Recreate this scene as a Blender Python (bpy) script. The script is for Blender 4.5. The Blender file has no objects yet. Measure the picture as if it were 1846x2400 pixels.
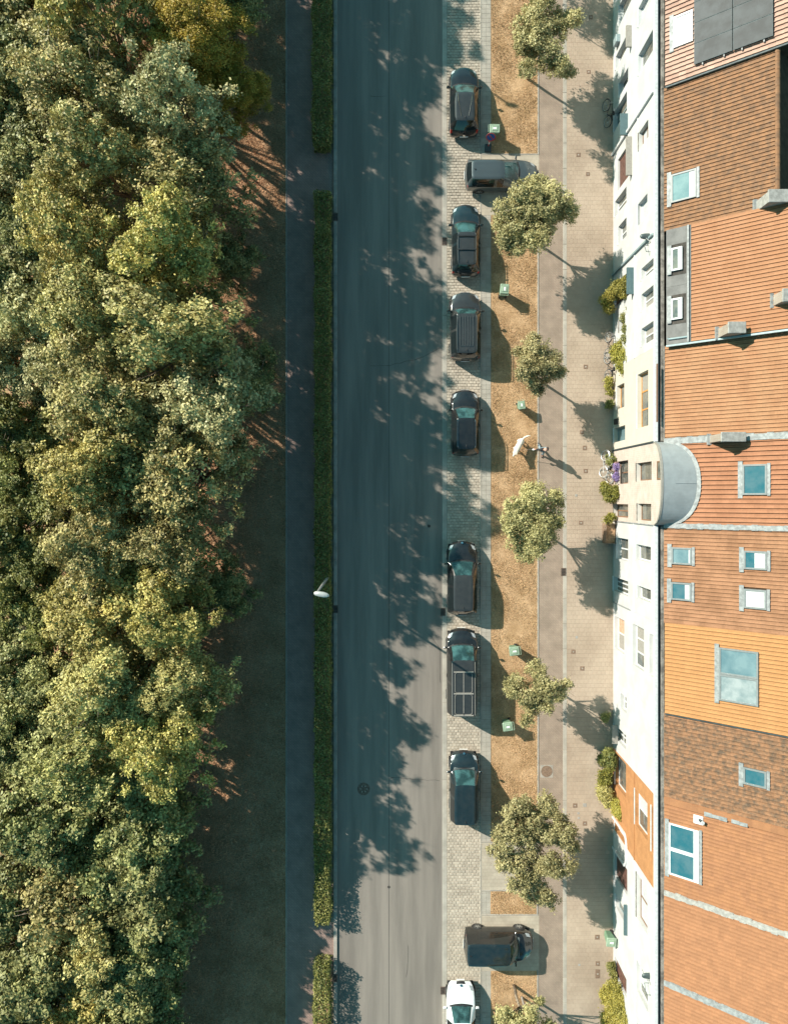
import bpy, math, random
import numpy as np
from mathutils import Vector, Matrix

# ------------------------------------------------------------------ camera, sky, sun, exposure
scene = bpy.context.scene
H = 46.0            # drone height (m)
S = 37.0            # photograph pixels per metre on the ground
CX, CY = 923.0, 1165.0   # point straight below the drone, in photograph pixels

cam_d = bpy.data.cameras.new('camera')
cam_d.sensor_fit = 'VERTICAL'
cam_d.sensor_height = 24.0
cam_d.lens = 24.0 * (H * S) / 2400.0
cam_d.shift_y = -35.0 / 2400.0
cam_d.clip_start = 0.5
cam_d.clip_end = 600.0
cam = bpy.data.objects.new('camera', cam_d)
scene.collection.objects.link(cam)
cam.location = (0, 0, H)
cam.rotation_euler = (0, 0, 0)
scene.camera = cam

SUN_EL = math.radians(30.0)
SUN_AZ = math.atan2(-0.834, 0.552)          # from +Y towards +X
SUNV = Vector((math.sin(SUN_AZ) * math.cos(SUN_EL), math.cos(SUN_AZ) * math.cos(SUN_EL), math.sin(SUN_EL)))
world = bpy.data.worlds.new('World')
scene.world = world
world.use_nodes = True
wn = world.node_tree
wn.nodes.clear()
wo = wn.nodes.new('ShaderNodeOutputWorld')
bg = wn.nodes.new('ShaderNodeBackground')
sky = wn.nodes.new('ShaderNodeTexSky')
sky.sky_type = 'NISHITA'
sky.sun_disc = False
sky.sun_elevation = SUN_EL
sky.sun_rotation = SUN_AZ
sky.air_density = 1.0
sky.dust_density = 1.0
sky.ozone_density = 1.5
tint = wn.nodes.new('ShaderNodeMix')
tint.data_type = 'RGBA'
tint.blend_type = 'MULTIPLY'
tint.inputs['Factor'].default_value = 1.0
tint.inputs[7].default_value = (0.47, 1.01, 0.83, 1)
wn.links.new(sky.outputs[0], tint.inputs[6])
wn.links.new(tint.outputs[2], bg.inputs[0])
bg.inputs[1].default_value = 0.100
wn.links.new(bg.outputs[0], wo.inputs[0])

sun_d = bpy.data.lights.new('sun', 'SUN')
sun_d.energy = 5.0
sun_d.angle = math.radians(0.53)
sun_d.color = (1.0, 0.93, 0.82)
sun = bpy.data.objects.new('sun', sun_d)
scene.collection.objects.link(sun)
sun.location = SUNV * 80
sun.rotation_euler = SUNV.to_track_quat('Z', 'Y').to_euler()

scene.view_settings.view_transform = 'Standard'
scene.view_settings.look = 'None'
scene.view_settings.gamma = 1.0
scene.view_settings.exposure = 0.9
scene.view_settings.use_curve_mapping = False

# ------------------------------------------------------------------ helpers
COL = scene.collection
random.seed(7)
RNG = np.random.default_rng(11)
R = random.uniform

def G(px, py, z=0.0):
    k = (H - z) / H / S
    return Vector(((px - CX) * k, -(py - CY) * k, z))
def gx(px, z=0.0): return (px - CX) / S * (H - z) / H
def gy(py, z=0.0): return -(py - CY) / S * (H - z) / H

def tag(o, label=None, cat=None, group=None, kind=None):
    if label: o['label'] = label
    if cat: o['category'] = cat
    if group: o['group'] = group
    if kind: o['kind'] = kind
    return o

def thing(name, loc=(0, 0, 0), rz=0.0, label=None, cat=None, group=None):
    o = bpy.data.objects.new(name, None)
    o.empty_display_size = 0.3
    COL.objects.link(o)
    o.location = loc
    o.rotation_euler = (0, 0, rz)
    return tag(o, label, cat, group)

def link(name, me, mat=None, parent=None, loc=(0, 0, 0), rot=None):
    o = bpy.data.objects.new(name, me)
    if mat is not None and len(me.materials) == 0: me.materials.append(mat)
    COL.objects.link(o)
    o.location = loc
    if rot is not None: o.rotation_euler = rot
    if parent is not None: o.parent = parent
    return o

def copy_tree(o, parent=None):
    c = o.copy()
    COL.objects.link(c)
    c.parent = parent
    for ch in list(o.children): copy_tree(ch, c)
    return c

class MB:
    def __init__(self): self.v = []; self.f = []
    def add(self, vs, fs):
        b = len(self.v)
        self.v.extend([tuple(x) for x in vs])
        self.f.extend([tuple(b + i for i in f) for f in fs])
        return self
    def quad(self, a, b, c, d): return self.add([a, b, c, d], [(0, 1, 2, 3)])
    def poly(self, pts): return self.add(pts, [tuple(range(len(pts)))])
    def box(self, x0, x1, y0, y1, z0, z1, mt=None, bottom=True):
        vs = [(x0,y0,z0),(x1,y0,z0),(x1,y1,z0),(x0,y1,z0),(x0,y0,z1),(x1,y0,z1),(x1,y1,z1),(x0,y1,z1)]
        if mt is not None: vs = [mt @ Vector(p) for p in vs]
        fs = [(4,5,6,7),(0,1,5,4),(1,2,6,5),(2,3,7,6),(3,0,4,7)]
        if bottom: fs.append((3,2,1,0))
        return self.add(vs, fs)
    def bbox(self, x0, x1, y0, y1, z0, z1, b=0.02, mt=None):
        # box with chamfered top edges and corners
        vs = []
        for (z, i) in ((z0, 0), (z1 - b, 0), (z1, b)):
            xa, xb, ya, yb = x0 + i, x1 - i, y0 + i, y1 - i
            vs += [(xa+b,ya,z),(xb-b,ya,z),(xb,ya+b,z),(xb,yb-b,z),(xb-b,yb,z),(xa+b,yb,z),(xa,yb-b,z),(xa,ya+b,z)]
        if mt is not None: vs = [mt @ Vector(p) for p in vs]
        fs = []
        for r in range(2):
            for i in range(8):
                j = (i + 1) % 8
                fs.append((r*8+i, r*8+j, r*8+8+j, r*8+8+i))
        fs.append(tuple(range(16, 24)))
        fs.append(tuple(range(7, -1, -1)))
        return self.add(vs, fs)
    def tube(self, pts, rad, n=8, caps=True):
        pts = [Vector(p) for p in pts]
        if not hasattr(rad, '__len__'): rad = [rad] * len(pts)
        vs = []; fs = []
        up = Vector((0.13, 0.21, 0.97))
        for i, p in enumerate(pts):
            t = (pts[min(i+1, len(pts)-1)] - pts[max(i-1, 0)]).normalized()
            u = t.cross(up)
            if u.length < 1e-3: u = t.cross(Vector((1, 0, 0)))
            u.normalize(); w = t.cross(u)
            for k in range(n):
                a = 2*math.pi*k/n
                vs.append(p + (u*math.cos(a) + w*math.sin(a))*rad[i])
        for i in range(len(pts)-1):
            for k in range(n):
                k2 = (k+1) % n
                fs.append((i*n+k, i*n+k2, (i+1)*n+k2, (i+1)*n+k))
        if caps:
            fs.append(tuple(range(n-1, -1, -1)))
            fs.append(tuple((len(pts)-1)*n+k for k in range(n)))
        return self.add(vs, fs)
    def lathe(self, prof, n=16, mt=None):
        vs = []; fs = []
        for (r, z) in prof:
            for k in range(n):
                a = 2*math.pi*k/n
                vs.append(Vector((r*math.cos(a), r*math.sin(a), z)))
        if mt is not None: vs = [mt @ p for p in vs]
        for i in range(len(prof)-1):
            for k in range(n):
                k2 = (k+1) % n
                fs.append((i*n+k, i*n+k2, (i+1)*n+k2, (i+1)*n+k))
        fs.append(tuple(range(n-1, -1, -1)))
        fs.append(tuple((len(prof)-1)*n+k for k in range(n)))
        return self.add(vs, fs)
    def torus(self, r, t, n=20, m=6, mt=None):
        vs = []; fs = []
        for i in range(n):
            a = 2*math.pi*i/n
            for j in range(m):
                b = 2*math.pi*j/m
                vs.append(Vector(((r+t*math.cos(b))*math.cos(a), (r+t*math.cos(b))*math.sin(a), t*math.sin(b))))
        if mt is not None: vs = [mt @ p for p in vs]
        for i in range(n):
            for j in range(m):
                i2 = (i+1) % n; j2 = (j+1) % m
                fs.append((i*m+j, i2*m+j, i2*m+j2, i*m+j2))
        return self.add(vs, fs)
    def mesh(self, name, org=(0, 0, 0), smooth=False):
        me = bpy.data.meshes.new(name)
        o = org
        me.from_pydata([(p[0]-o[0], p[1]-o[1], p[2]-o[2]) for p in self.v], [], self.f)
        if smooth: me.shade_smooth()
        me.update()
        return me
    def build(self, name, mat, parent=None, org=(0, 0, 0), smooth=False, kind=None):
        o = link(name, self.mesh(name, org, smooth), mat, parent, (0, 0, 0) if parent else org)
        if kind: o['kind'] = kind
        return o

def struct(o): o['kind'] = 'structure'; return o

# ------------------------------------------------------------------ materials
def lin(r, g, b):
    f = lambda c: (c/255/12.92) if c/255 <= 0.04045 else ((c/255+0.055)/1.055)**2.4
    return (f(r), f(g), f(b))

def mat(name, col, rough=0.7, metal=0.0, spec=0.35, var=0.12, scale=3.0, col2=None, fine=0.0, fscale=60.0,
        bump=0.0, bscale=50.0, island=0.0, coat=0.0, detail=6.0, stretch=None, thresh=(0.38, 0.62)):
    m = bpy.data.materials.new(name)
    m.use_nodes = True
    nt = m.node_tree; N = nt.nodes; Lk = nt.links
    b = N['Principled BSDF']
    b.inputs['Roughness'].default_value = rough
    b.inputs['Metallic'].default_value = metal
    b.inputs['Specular IOR Level'].default_value = spec
    b.inputs['Coat Weight'].default_value = coat
    b.inputs['Coat Roughness'].default_value = 0.08
    tc = N.new('ShaderNodeTexCoord'); geo = N.new('ShaderNodeNewGeometry')
    pos = geo.outputs['Position']
    if stretch:
        mp = N.new('ShaderNodeMapping'); mp.inputs['Scale'].default_value = stretch
        Lk.new(pos, mp.inputs['Vector']); pos = mp.outputs[0]
    if col2 is None: col2 = tuple(c*(1-2*var) for c in col); c1 = tuple(min(1, c*(1+var)) for c in col)
    else: c1 = col
    nz = N.new('ShaderNodeTexNoise'); nz.inputs['Scale'].default_value = scale; nz.inputs['Detail'].default_value = detail
    nz.inputs['Roughness'].default_value = 0.6
    Lk.new(pos, nz.inputs['Vector'])
    rp = N.new('ShaderNodeMapRange'); rp.inputs[1].default_value = thresh[0]; rp.inputs[2].default_value = thresh[1]
    Lk.new(nz.outputs[0], rp.inputs[0])
    mx = N.new('ShaderNodeMix'); mx.data_type = 'RGBA'
    mx.inputs[6].default_value = (*c1, 1); mx.inputs[7].default_value = (*col2, 1)
    Lk.new(rp.outputs[0], mx.inputs[0])
    out = mx.outputs[2]
    def scale_by(out, sock, lo, hi):
        mr = N.new('ShaderNodeMapRange'); mr.inputs[3].default_value = lo; mr.inputs[4].default_value = hi
        Lk.new(sock, mr.inputs[0])
        vm = N.new('ShaderNodeVectorMath'); vm.operation = 'SCALE'
        Lk.new(out, vm.inputs[0]); Lk.new(mr.outputs[0], vm.inputs['Scale'])
        return vm.outputs[0]
    if fine:
        fn = N.new('ShaderNodeTexNoise'); fn.inputs['Scale'].default_value = fscale; fn.inputs['Detail'].default_value = 3
        Lk.new(geo.outputs['Position'], fn.inputs['Vector'])
        mr0 = N.new('ShaderNodeMapRange'); mr0.inputs[1].default_value = 0.3; mr0.inputs[2].default_value = 0.7
        Lk.new(fn.outputs[0], mr0.inputs[0])
        out = scale_by(out, mr0.outputs[0], 1-fine, 1+fine)
    if island:
        oi = N.new('ShaderNodeObjectInfo')
        ad = N.new('ShaderNodeMath'); ad.operation = 'ADD'
        Lk.new(oi.outputs['Random'], ad.inputs[0]); Lk.new(geo.outputs['Random Per Island'], ad.inputs[1])
        fr = N.new('ShaderNodeMath'); fr.operation = 'FRACT'; Lk.new(ad.outputs[0], fr.inputs[0])
        out = scale_by(out, fr.outputs[0], 1-island, 1+island)
    Lk.new(out, b.inputs['Base Color'])
    if bump:
        bn = N.new('ShaderNodeTexNoise'); bn.inputs['Scale'].default_value = bscale; bn.inputs['Detail'].default_value = 4
        Lk.new(geo.outputs['Position'], bn.inputs['Vector'])
        bp = N.new('ShaderNodeBump'); bp.inputs['Strength'].default_value = bump; bp.inputs['Distance'].default_value = 0.02
        Lk.new(bn.outputs[0], bp.inputs['Height']); Lk.new(bp.outputs[0], b.inputs['Normal'])
    return m

def brick_mat(name, c1, c2, mortar, bw, bh, rot=0.0, rough=0.85, msize=0.006, axes='XY', var=0.15, bump=0.4):
    m = bpy.data.materials.new(name); m.use_nodes = True
    nt = m.node_tree; N = nt.nodes; Lk = nt.links
    b = N['Principled BSDF']; b.inputs['Roughness'].default_value = rough; b.inputs['Specular IOR Level'].default_value = 0.25
    geo = N.new('ShaderNodeNewGeometry')
    src = geo.outputs['Position']
    if axes == 'YZ':
        sp = N.new('ShaderNodeSeparateXYZ'); cb = N.new('ShaderNodeCombineXYZ')
        Lk.new(src, sp.inputs[0]); Lk.new(sp.outputs[1], cb.inputs[0]); Lk.new(sp.outputs[2], cb.inputs[1]); src = cb.outputs[0]
    mp = N.new('ShaderNodeMapping'); mp.inputs['Rotation'].default_value = (0, 0, rot)
    Lk.new(src, mp.inputs[0])
    bt = N.new('ShaderNodeTexBrick')
    bt.inputs['Color1'].default_value = (*c1, 1); bt.inputs['Color2'].default_value = (*c2, 1); bt.inputs['Mortar'].default_value = (*mortar, 1)
    bt.inputs['Scale'].default_value = 1.0; bt.inputs['Brick Width'].default_value = bw; bt.inputs['Row Height'].default_value = bh
    bt.inputs['Mortar Size'].default_value = msize
    Lk.new(mp.outputs[0], bt.inputs['Vector'])
    nz = N.new('ShaderNodeTexNoise'); nz.inputs['Scale'].default_value = 1.3; nz.inputs['Detail'].default_value = 7
    Lk.new(geo.outputs['Position'], nz.inputs['Vector'])
    mr = N.new('ShaderNodeMapRange'); mr.inputs[1].default_value = 0.3; mr.inputs[2].default_value = 0.7
    mr.inputs[3].default_value = 1-var; mr.inputs[4].default_value = 1+var
    Lk.new(nz.outputs[0], mr.inputs[0])
    vm = N.new('ShaderNodeVectorMath'); vm.operation = 'SCALE'
    Lk.new(bt.outputs[0], vm.inputs[0]); Lk.new(mr.outputs[0], vm.inputs['Scale'])
    Lk.new(vm.outputs[0], b.inputs['Base Color'])
    bp = N.new('ShaderNodeBump'); bp.inputs['Strength'].default_value = bump; bp.inputs['Distance'].default_value = 0.01; bp.invert = True
    Lk.new(bt.outputs['Fac'], bp.inputs['Height']); Lk.new(bp.outputs[0], b.inputs['Normal'])
    return m

def leaf_mat(name, dark, light, rough=0.55, trans=0.17, hue=None):
    m = bpy.data.materials.new(name); m.use_nodes = True
    nt = m.node_tree; N = nt.nodes; Lk = nt.links
    b = N['Principled BSDF']; b.inputs['Roughness'].default_value = rough; b.inputs['Specular IOR Level'].default_value = 0.4
    out = N['Material Output']
    geo = N.new('ShaderNodeNewGeometry'); oi = N.new('ShaderNodeObjectInfo')
    cr = N.new('ShaderNodeMix'); cr.data_type = 'RGBA'
    cr.inputs[6].default_value = (*dark, 1); cr.inputs[7].default_value = (*light, 1)
    nz = N.new('ShaderNodeTexNoise'); nz.inputs['Scale'].default_value = 0.55; nz.inputs['Detail'].default_value = 3
    Lk.new(geo.outputs['Position'], nz.inputs['Vector'])
    ad = N.new('ShaderNodeMath'); ad.operation = 'MULTIPLY_ADD'; ad.inputs[1].default_value = 0.75; 
    Lk.new(geo.outputs['Random Per Island'], ad.inputs[0])
    mr = N.new('ShaderNodeMapRange'); mr.inputs[1].default_value = 0.35; mr.inputs[2].default_value = 0.65; mr.inputs[3].default_value = -0.15; mr.inputs[4].default_value = 0.4
    Lk.new(nz.outputs[0], mr.inputs[0]); Lk.new(mr.outputs[0], ad.inputs[2])
    Lk.new(ad.outputs[0], cr.inputs[0])
    hs = N.new('ShaderNodeHueSaturation')
    mh = N.new('ShaderNodeMapRange'); mh.inputs[3].default_value = 0.491; mh.inputs[4].default_value = 0.506
    Lk.new(oi.outputs['Random'], mh.inputs[0]); Lk.new(mh.outputs[0], hs.inputs['Hue'])
    mv = N.new('ShaderNodeMapRange'); mv.inputs[3].default_value = 0.88; mv.inputs[4].default_value = 1.08
    Lk.new(oi.outputs['Random'], mv.inputs[0]); Lk.new(mv.outputs[0], hs.inputs['Value'])
    Lk.new(cr.outputs[2], hs.inputs['Color'])
    Lk.new(hs.outputs[0], b.inputs['Base Color'])
    tr = N.new('ShaderNodeBsdfTranslucent'); Lk.new(hs.outputs[0], tr.inputs[0])
    ms = N.new('ShaderNodeMixShader'); ms.inputs[0].default_value = trans
    Lk.new(b.outputs[0], ms.inputs[1]); Lk.new(tr.outputs[0], ms.inputs[2]); Lk.new(ms.outputs[0], out.inputs['Surface'])
    return m

def thin_glass(name, sheenc, refl=1.0, trans=(0.5, 0.7, 0.7)):
    m = bpy.data.materials.new(name); m.use_nodes = True
    nt = m.node_tree; N = nt.nodes; Lk = nt.links
    N.remove(N['Principled BSDF']); out = N['Material Output']
    tr = N.new('ShaderNodeBsdfTransparent'); tr.inputs[0].default_value = (*trans, 1)
    gl = N.new('ShaderNodeBsdfGlossy'); gl.inputs['Roughness'].default_value = 0.03
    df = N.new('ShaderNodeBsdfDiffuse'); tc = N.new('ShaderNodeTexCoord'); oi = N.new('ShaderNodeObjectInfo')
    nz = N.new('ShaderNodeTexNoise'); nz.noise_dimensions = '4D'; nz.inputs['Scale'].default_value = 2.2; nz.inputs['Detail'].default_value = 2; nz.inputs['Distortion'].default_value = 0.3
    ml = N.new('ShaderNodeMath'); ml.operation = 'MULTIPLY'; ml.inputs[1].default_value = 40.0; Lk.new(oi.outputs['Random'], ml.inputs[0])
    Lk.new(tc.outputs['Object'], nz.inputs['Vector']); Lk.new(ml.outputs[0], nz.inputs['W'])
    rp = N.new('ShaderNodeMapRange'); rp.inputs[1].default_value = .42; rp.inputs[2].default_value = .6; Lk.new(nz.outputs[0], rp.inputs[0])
    mx = N.new('ShaderNodeMix'); mx.data_type = 'RGBA'; mx.inputs[6].default_value = (*[c*.5 for c in sheenc], 1); mx.inputs[7].default_value = (*[min(1, c*1.4) for c in sheenc], 1)  # light and dark diffuse patches imitate reflections on the glass
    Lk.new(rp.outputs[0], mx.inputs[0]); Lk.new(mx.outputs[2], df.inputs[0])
    fr = N.new('ShaderNodeFresnel'); fr.inputs['IOR'].default_value = 1.55
    m1 = N.new('ShaderNodeMixShader'); m1.inputs[0].default_value = 0.55
    Lk.new(tr.outputs[0], m1.inputs[1]); Lk.new(df.outputs[0], m1.inputs[2])
    m2 = N.new('ShaderNodeMixShader'); Lk.new(fr.outputs[0], m2.inputs[0])
    Lk.new(m1.outputs[0], m2.inputs[1]); Lk.new(gl.outputs[0], m2.inputs[2]); Lk.new(m2.outputs[0], out.inputs['Surface'])
    return m

def plain(name, col, rough=0.5, metal=0.0, spec=0.5, coat=0.0, var=0.06): return mat(name, col, rough, metal, spec, var=var, scale=8, coat=coat)

MT = {}
MT['asphalt'] = mat('asphalt', (0.245, 0.215, 0.185), 0.95, spec=0.15, col2=(0.175, 0.155, 0.135), scale=0.9, stretch=(1.1, 0.09, 1), fine=0.16, fscale=38, bump=0.25, bscale=60)
MT['concrete'] = mat('concrete', (0.38, 0.35, 0.30), 0.9, spec=0.2, col2=(0.30, 0.275, 0.235), scale=1.2, fine=0.07, fscale=30, island=0.05, bump=0.1)
MT['kerb'] = mat('kerb_concrete', (0.33, 0.30, 0.26), 0.9, spec=0.2, var=0.1, scale=2, fine=0.08, fscale=30)
MT['setts'] = mat('setts', (0.43, 0.375, 0.305), 0.88, spec=0.2, col2=(0.36, 0.31, 0.25), scale=0.9, fine=0.08, fscale=25, island=0.14)
MT['joint'] = mat('joint_sand', (0.30, 0.245, 0.185), 0.95, spec=0.1, var=0.15, scale=4)
MT['slab'] = mat('slabs', (0.40, 0.318, 0.245), 0.9, spec=0.2, col2=(0.32, 0.248, 0.188), scale=0.35, fine=0.05, fscale=30, island=0.035)
MT['paver'] = brick_mat('pavers', (0.29, 0.225, 0.175), (0.265, 0.205, 0.16), (0.215, 0.17, 0.135), 0.22, 0.11, rot=math.radians(45))
MT['drive'] = brick_mat('driveway_pavers', (0.39, 0.34, 0.27), (0.365, 0.315, 0.25), (0.30, 0.255, 0.2), 0.25, 0.22)
MT['redpath'] = brick_mat('red_pavers', (0.29, 0.20, 0.17), (0.25, 0.175, 0.15), (0.15, 0.115, 0.10), 0.24, 0.12, rot=math.radians(45), bump=0.8)
MT['lawn'] = mat('dry_lawn', (0.47, 0.31, 0.18), 0.95, spec=0.1, col2=(0.34, 0.215, 0.115), scale=1.1, fine=0.35, fscale=26, bump=0.6, bscale=30)
MT['straw'] = mat('straw', (0.54, 0.365, 0.205), 0.9, spec=0.1, col2=(0.38, 0.25, 0.13), scale=1.2, island=0.35)
MT['soil'] = mat('woodland_floor', (0.43, 0.275, 0.165), 0.97, spec=0.1, col2=(0.31, 0.185, 0.105), scale=0.7, fine=0.4, fscale=14, bump=0.8, bscale=12)
MT['weed'] = mat('verge_grass', (0.56, 0.33, 0.195), 0.9, spec=0.1, col2=(0.40, 0.235, 0.13), scale=0.5, island=0.35)
MT['iron'] = mat('cast_iron', (0.16, 0.115, 0.09), 0.7, 0.3, var=0.2, scale=8)
MT['black'] = plain('black', (0.012, 0.012, 0.012), 0.6)
MT['seam'] = plain('seam', (0.05, 0.045, 0.04), 0.9)
MT['bark'] = mat('bark', (0.24, 0.19, 0.14), 0.95, spec=0.1, var=0.25, scale=9, bump=0.8, bscale=20)
# leaves
MT['leaf_olive'] = leaf_mat('leaf_olive', (0.115, 0.105, 0.026), (0.64, 0.55, 0.21))
MT['leaf_yellow'] = leaf_mat('leaf_yellow', (0.125, 0.11, 0.022), (0.68, 0.57, 0.18))
MT['leaf_green'] = leaf_mat('leaf_green', (0.085, 0.09, 0.025), (0.53, 0.48, 0.17))
MT['leaf_cool'] = leaf_mat('leaf_cool', (0.075, 0.088, 0.026), (0.46, 0.44, 0.165))
MT['leaf_pale'] = leaf_mat('leaf_pale', (0.16, 0.155, 0.055), (0.66, 0.60, 0.29))
MT['leaf_gold'] = leaf_mat('leaf_gold', (0.24, 0.18, 0.02), (0.52, 0.39, 0.06))
MT['leaf_street'] = leaf_mat('leaf_street', (0.19, 0.17, 0.065), (0.60, 0.53, 0.25), trans=0.22)
MT['leaf_hedge'] = leaf_mat('leaf_hedge', (0.10, 0.12, 0.03), (0.33, 0.31, 0.09), trans=0.2)
MT['leaf_vine'] = leaf_mat('leaf_vine', (0.10, 0.11, 0.02), (0.46, 0.40, 0.08))
MT['leaf_bush'] = leaf_mat('leaf_bush', (0.09, 0.11, 0.03), (0.34, 0.32, 0.09))
MT['petal'] = leaf_mat('petal', (0.14, 0.11, 0.34), (0.42, 0.30, 0.50), trans=0.2)

# leaf meshes -----------------------------------------------------------------
def unit(a): return a / np.maximum(np.linalg.norm(a, axis=1, keepdims=True), 1e-6)
def leaf_mesh(name, pos, nrm, size, aspect=0.62):
    n = len(pos)
    r = RNG.normal(size=(n, 3))
    u = unit(np.cross(nrm, r)); w = np.cross(nrm, u)
    s = size[:, None]
    co = np.stack([pos+u*s, pos+w*s*aspect+nrm*s*0.15, pos-u*s, pos-w*s*aspect+nrm*s*0.15], axis=1).reshape(-1, 3)
    me = bpy.data.meshes.new(name)
    me.vertices.add(4*n); me.vertices.foreach_set('co', co.astype(np.float32).ravel())
    me.loops.add(4*n); me.loops.foreach_set('vertex_index', np.arange(4*n, dtype=np.int32))
    me.polygons.add(n); me.polygons.foreach_set('loop_start', np.arange(0, 4*n, 4, dtype=np.int32))
    me.update(calc_edges=True)
    return me

def lobe_leaves(lobes, dens, lsize, clump=0.3, zflat=0.85, fill=0.25, up=0.45, per=26):
    """lobes: (x,y,z,r); leaves gathered in twig clumps on each lobe's shell plus some inside"""
    P = []; Nn = []; Sz = []
    for (x, y, z, r) in lobes:
        c = np.array([x, y, z])
        nc = max(4, int(dens * r * r / per * 4 * math.pi * 0.6))
        d = unit(RNG.normal(size=(nc, 3))); d[:, 2] = np.where(d[:, 2] < -0.35, -d[:, 2], d[:, 2])
        rr = r * (1 - np.abs(RNG.normal(0, 0.16, nc)))
        cc = c + d * rr[:, None] * np.array([1, 1, zflat])
        k = RNG.integers(int(per*0.5), int(per*1.5), nc)
        idx = np.repeat(np.arange(nc), k)
        n = len(idx)
        cl = clump * RNG.uniform(0.6, 1.3, nc)[idx][:, None]
        off = RNG.normal(size=(n, 3)) * cl * np.array([0.5, 0.5, 0.32])
        P.append(cc[idx] + off)
        cn = unit(d*0.55 + RNG.normal(size=(nc, 3))*0.45 + np.array([0, 0, up]))
        Nn.append(unit(cn[idx]*0.95 + RNG.normal(size=(n, 3))*0.36))
        Sz.append(lsize * RNG.uniform(0.6, 1.3, n))
        nf = int(n*fill)
        if nf:
            q = unit(RNG.normal(size=(nf, 3))) * (r*0.75*RNG.uniform(0, 1, nf)**0.4)[:, None]
            P.append(c + q*np.array([1, 1, zflat])); Nn.append(unit(RNG.normal(size=(nf, 3))*0.6+np.array([0, 0, 0.5]))); Sz.append(lsize*1.3*np.ones(nf))
    return np.concatenate(P), np.concatenate(Nn), np.concatenate(Sz)
# ------------------------------------------------------------------ the ground
YN, YS = 48.0, -48.0
def strip(name, px0, px1, z, m, y0=YS, y1=YN, parent=None, org=(0, 0, 0)):
    o = MB().quad((gx(px0), y0, z), (gx(px1), y0, z), (gx(px1), y1, z), (gx(px0), y1, z)).build(name, m, parent)
    return o if parent else struct(o)
def patch(name, px0, px1, py0, py1, z, m):
    return struct(MB().quad((gx(px0), gy(py1), z), (gx(px1), gy(py1), z), (gx(px1), gy(py0), z), (gx(px0), gy(py0), z)).build(name, m))

struct(MB().quad((-200, -200, -0.06), (200, -200, -0.06), (200, 200, -0.06), (-200, 200, -0.06)).build('ground', MT['soil']))
road = strip('road', 789, 1036, 0.0, MT['asphalt'])
# cracks and the joint along the crown of the road
sm = MB().box(gx(911)-0.012, gx(911)+0.012, YS, YN, 0.001, 0.004).build('seam', MT['seam'], road)
def crack(pts):
    mb = MB()
    P = [G(*p) for p in pts]
    Q = []
    for a, b in zip(P, P[1:]):
        n = max(2, int((b-a).length/0.25))
        for i in range(n):
            t = i/n; Q.append(a.lerp(b, t) + Vector((R(-.03, .03), R(-.05, .05), 0)))
    Q.append(P[-1])
    for a, b in zip(Q, Q[1:]):
        d = (b-a).normalized(); s = Vector((-d.y, d.x, 0))*R(0.006, 0.014)
        mb.quad(a-s+Vector((0,0,.004)), b-s+Vector((0,0,.004)), b+s+Vector((0,0,.004)), a+s+Vector((0,0,.004)))
    mb.build('crack', MT['seam'], road)
crack([(868, 856), (905, 857), (950, 848), (1000, 833), (1030, 815)])
crack([(955, 2215), (957, 2250), (951, 2290)])
crack([(913, 1822), (960, 1824), (1030, 1830)])
crack([(1000, 1480), (1030, 1520), (1032, 1600)])
crack([(868, 225), (905, 225)])
for (px, py, r) in ((911, 2079, .09), (1005, 1233, .10)):
    o = MB().lathe([(r, 0.001), (r, 0.006), (r*.7, 0.008)], 14, Matrix.Translation(G(px, py))).build('patch', MT['seam'], road)

# kerb on the wood side (stones), gutter on the parking side
lk = strip('kerb_bed', 776, 790, -0.03, MT['joint'])
def kerb_run(parent, px0, px1, z0, z1, step, m, name, y0=YS, y1=YN):
    mb = MB().bbox(gx(px0), gx(px1), 0, step-0.012, z0, z1, 0.012)
    me = mb.mesh(name)
    y = y0
    while y < y1:
        link(name, me, m, parent, (0, y, 0)); y += step
kerb_run(lk, 782, 790.3, -0.02, 0.10, 2.0, MT['kerb'], 'kerb_stone')
gt = strip('gutter_bed', 1034, 1049, -0.02, MT['joint'])
kerb_run(gt, 1036, 1047, -0.015, 0.014, 4.9, MT['concrete'], 'gutter_slab', y0=-47.3)
# parking lane of worn setts
MT['sett_joint'] = mat('sett_joint', (0.33, 0.28, 0.225), 0.95, spec=0.1, var=0.12, scale=4)
pl = strip('parking_lane', 1047, 1126, 0.0, MT['sett_joint'])
mb = MB(); w = (gx(1125)-gx(1047.5)); nx = 9; sw = w/nx; sh = 0.178
ny = int((YN-YS)/sh)
for j in range(ny):
    for i in range(-1, nx):
        x0 = gx(1047.5) + (i + (0.5 if j % 2 else 0) + R(-.04, .04))*sw; x1 = x0 + sw*R(.90, .97)
        x0 = max(x0, gx(1047.5)); x1 = min(x1, gx(1125))
        if x1-x0 < .05: continue
        y0 = YS + j*sh + R(-.008, .008); y1 = y0 + sh*R(.86, .93); z = R(.018, .034)
        e = .011
        mb.add([(x0,y0,0.002),(x1,y0,0.002),(x1,y1,0.002),(x0,y1,0.002),(x0+e,y0+e,z),(x1-e,y0+e,z),(x1-e,y1-e,z),(x0+e,y1-e,z)],
               [(4,5,6,7),(0,1,5,4),(1,2,6,5),(2,3,7,6),(3,0,4,7)])
mb.build('setts', MT['setts'], pl, kind='stuff')
# edging slabs beside the lawn
es = strip('edging_bed', 1125, 1151, 0.03, MT['joint'])
kerb_run(es, 1124.5, 1127.5, 0.0, 0.055, 1.0, MT['concrete'], 'kerb_stone')
mb = MB(); y = YS
while y < YN:
    x = gx(1128)
    for i in range(2):
        x1 = x + (gx(1149.5)-gx(1128))/2
        mb.bbox(x+.004, x1-.004, y+.004, y+.286, 0.028, 0.048+R(0, .003), 0.004); x = x1
    y += .29
mb.build('edging_slabs', MT['concrete'], es, kind='stuff')
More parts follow.
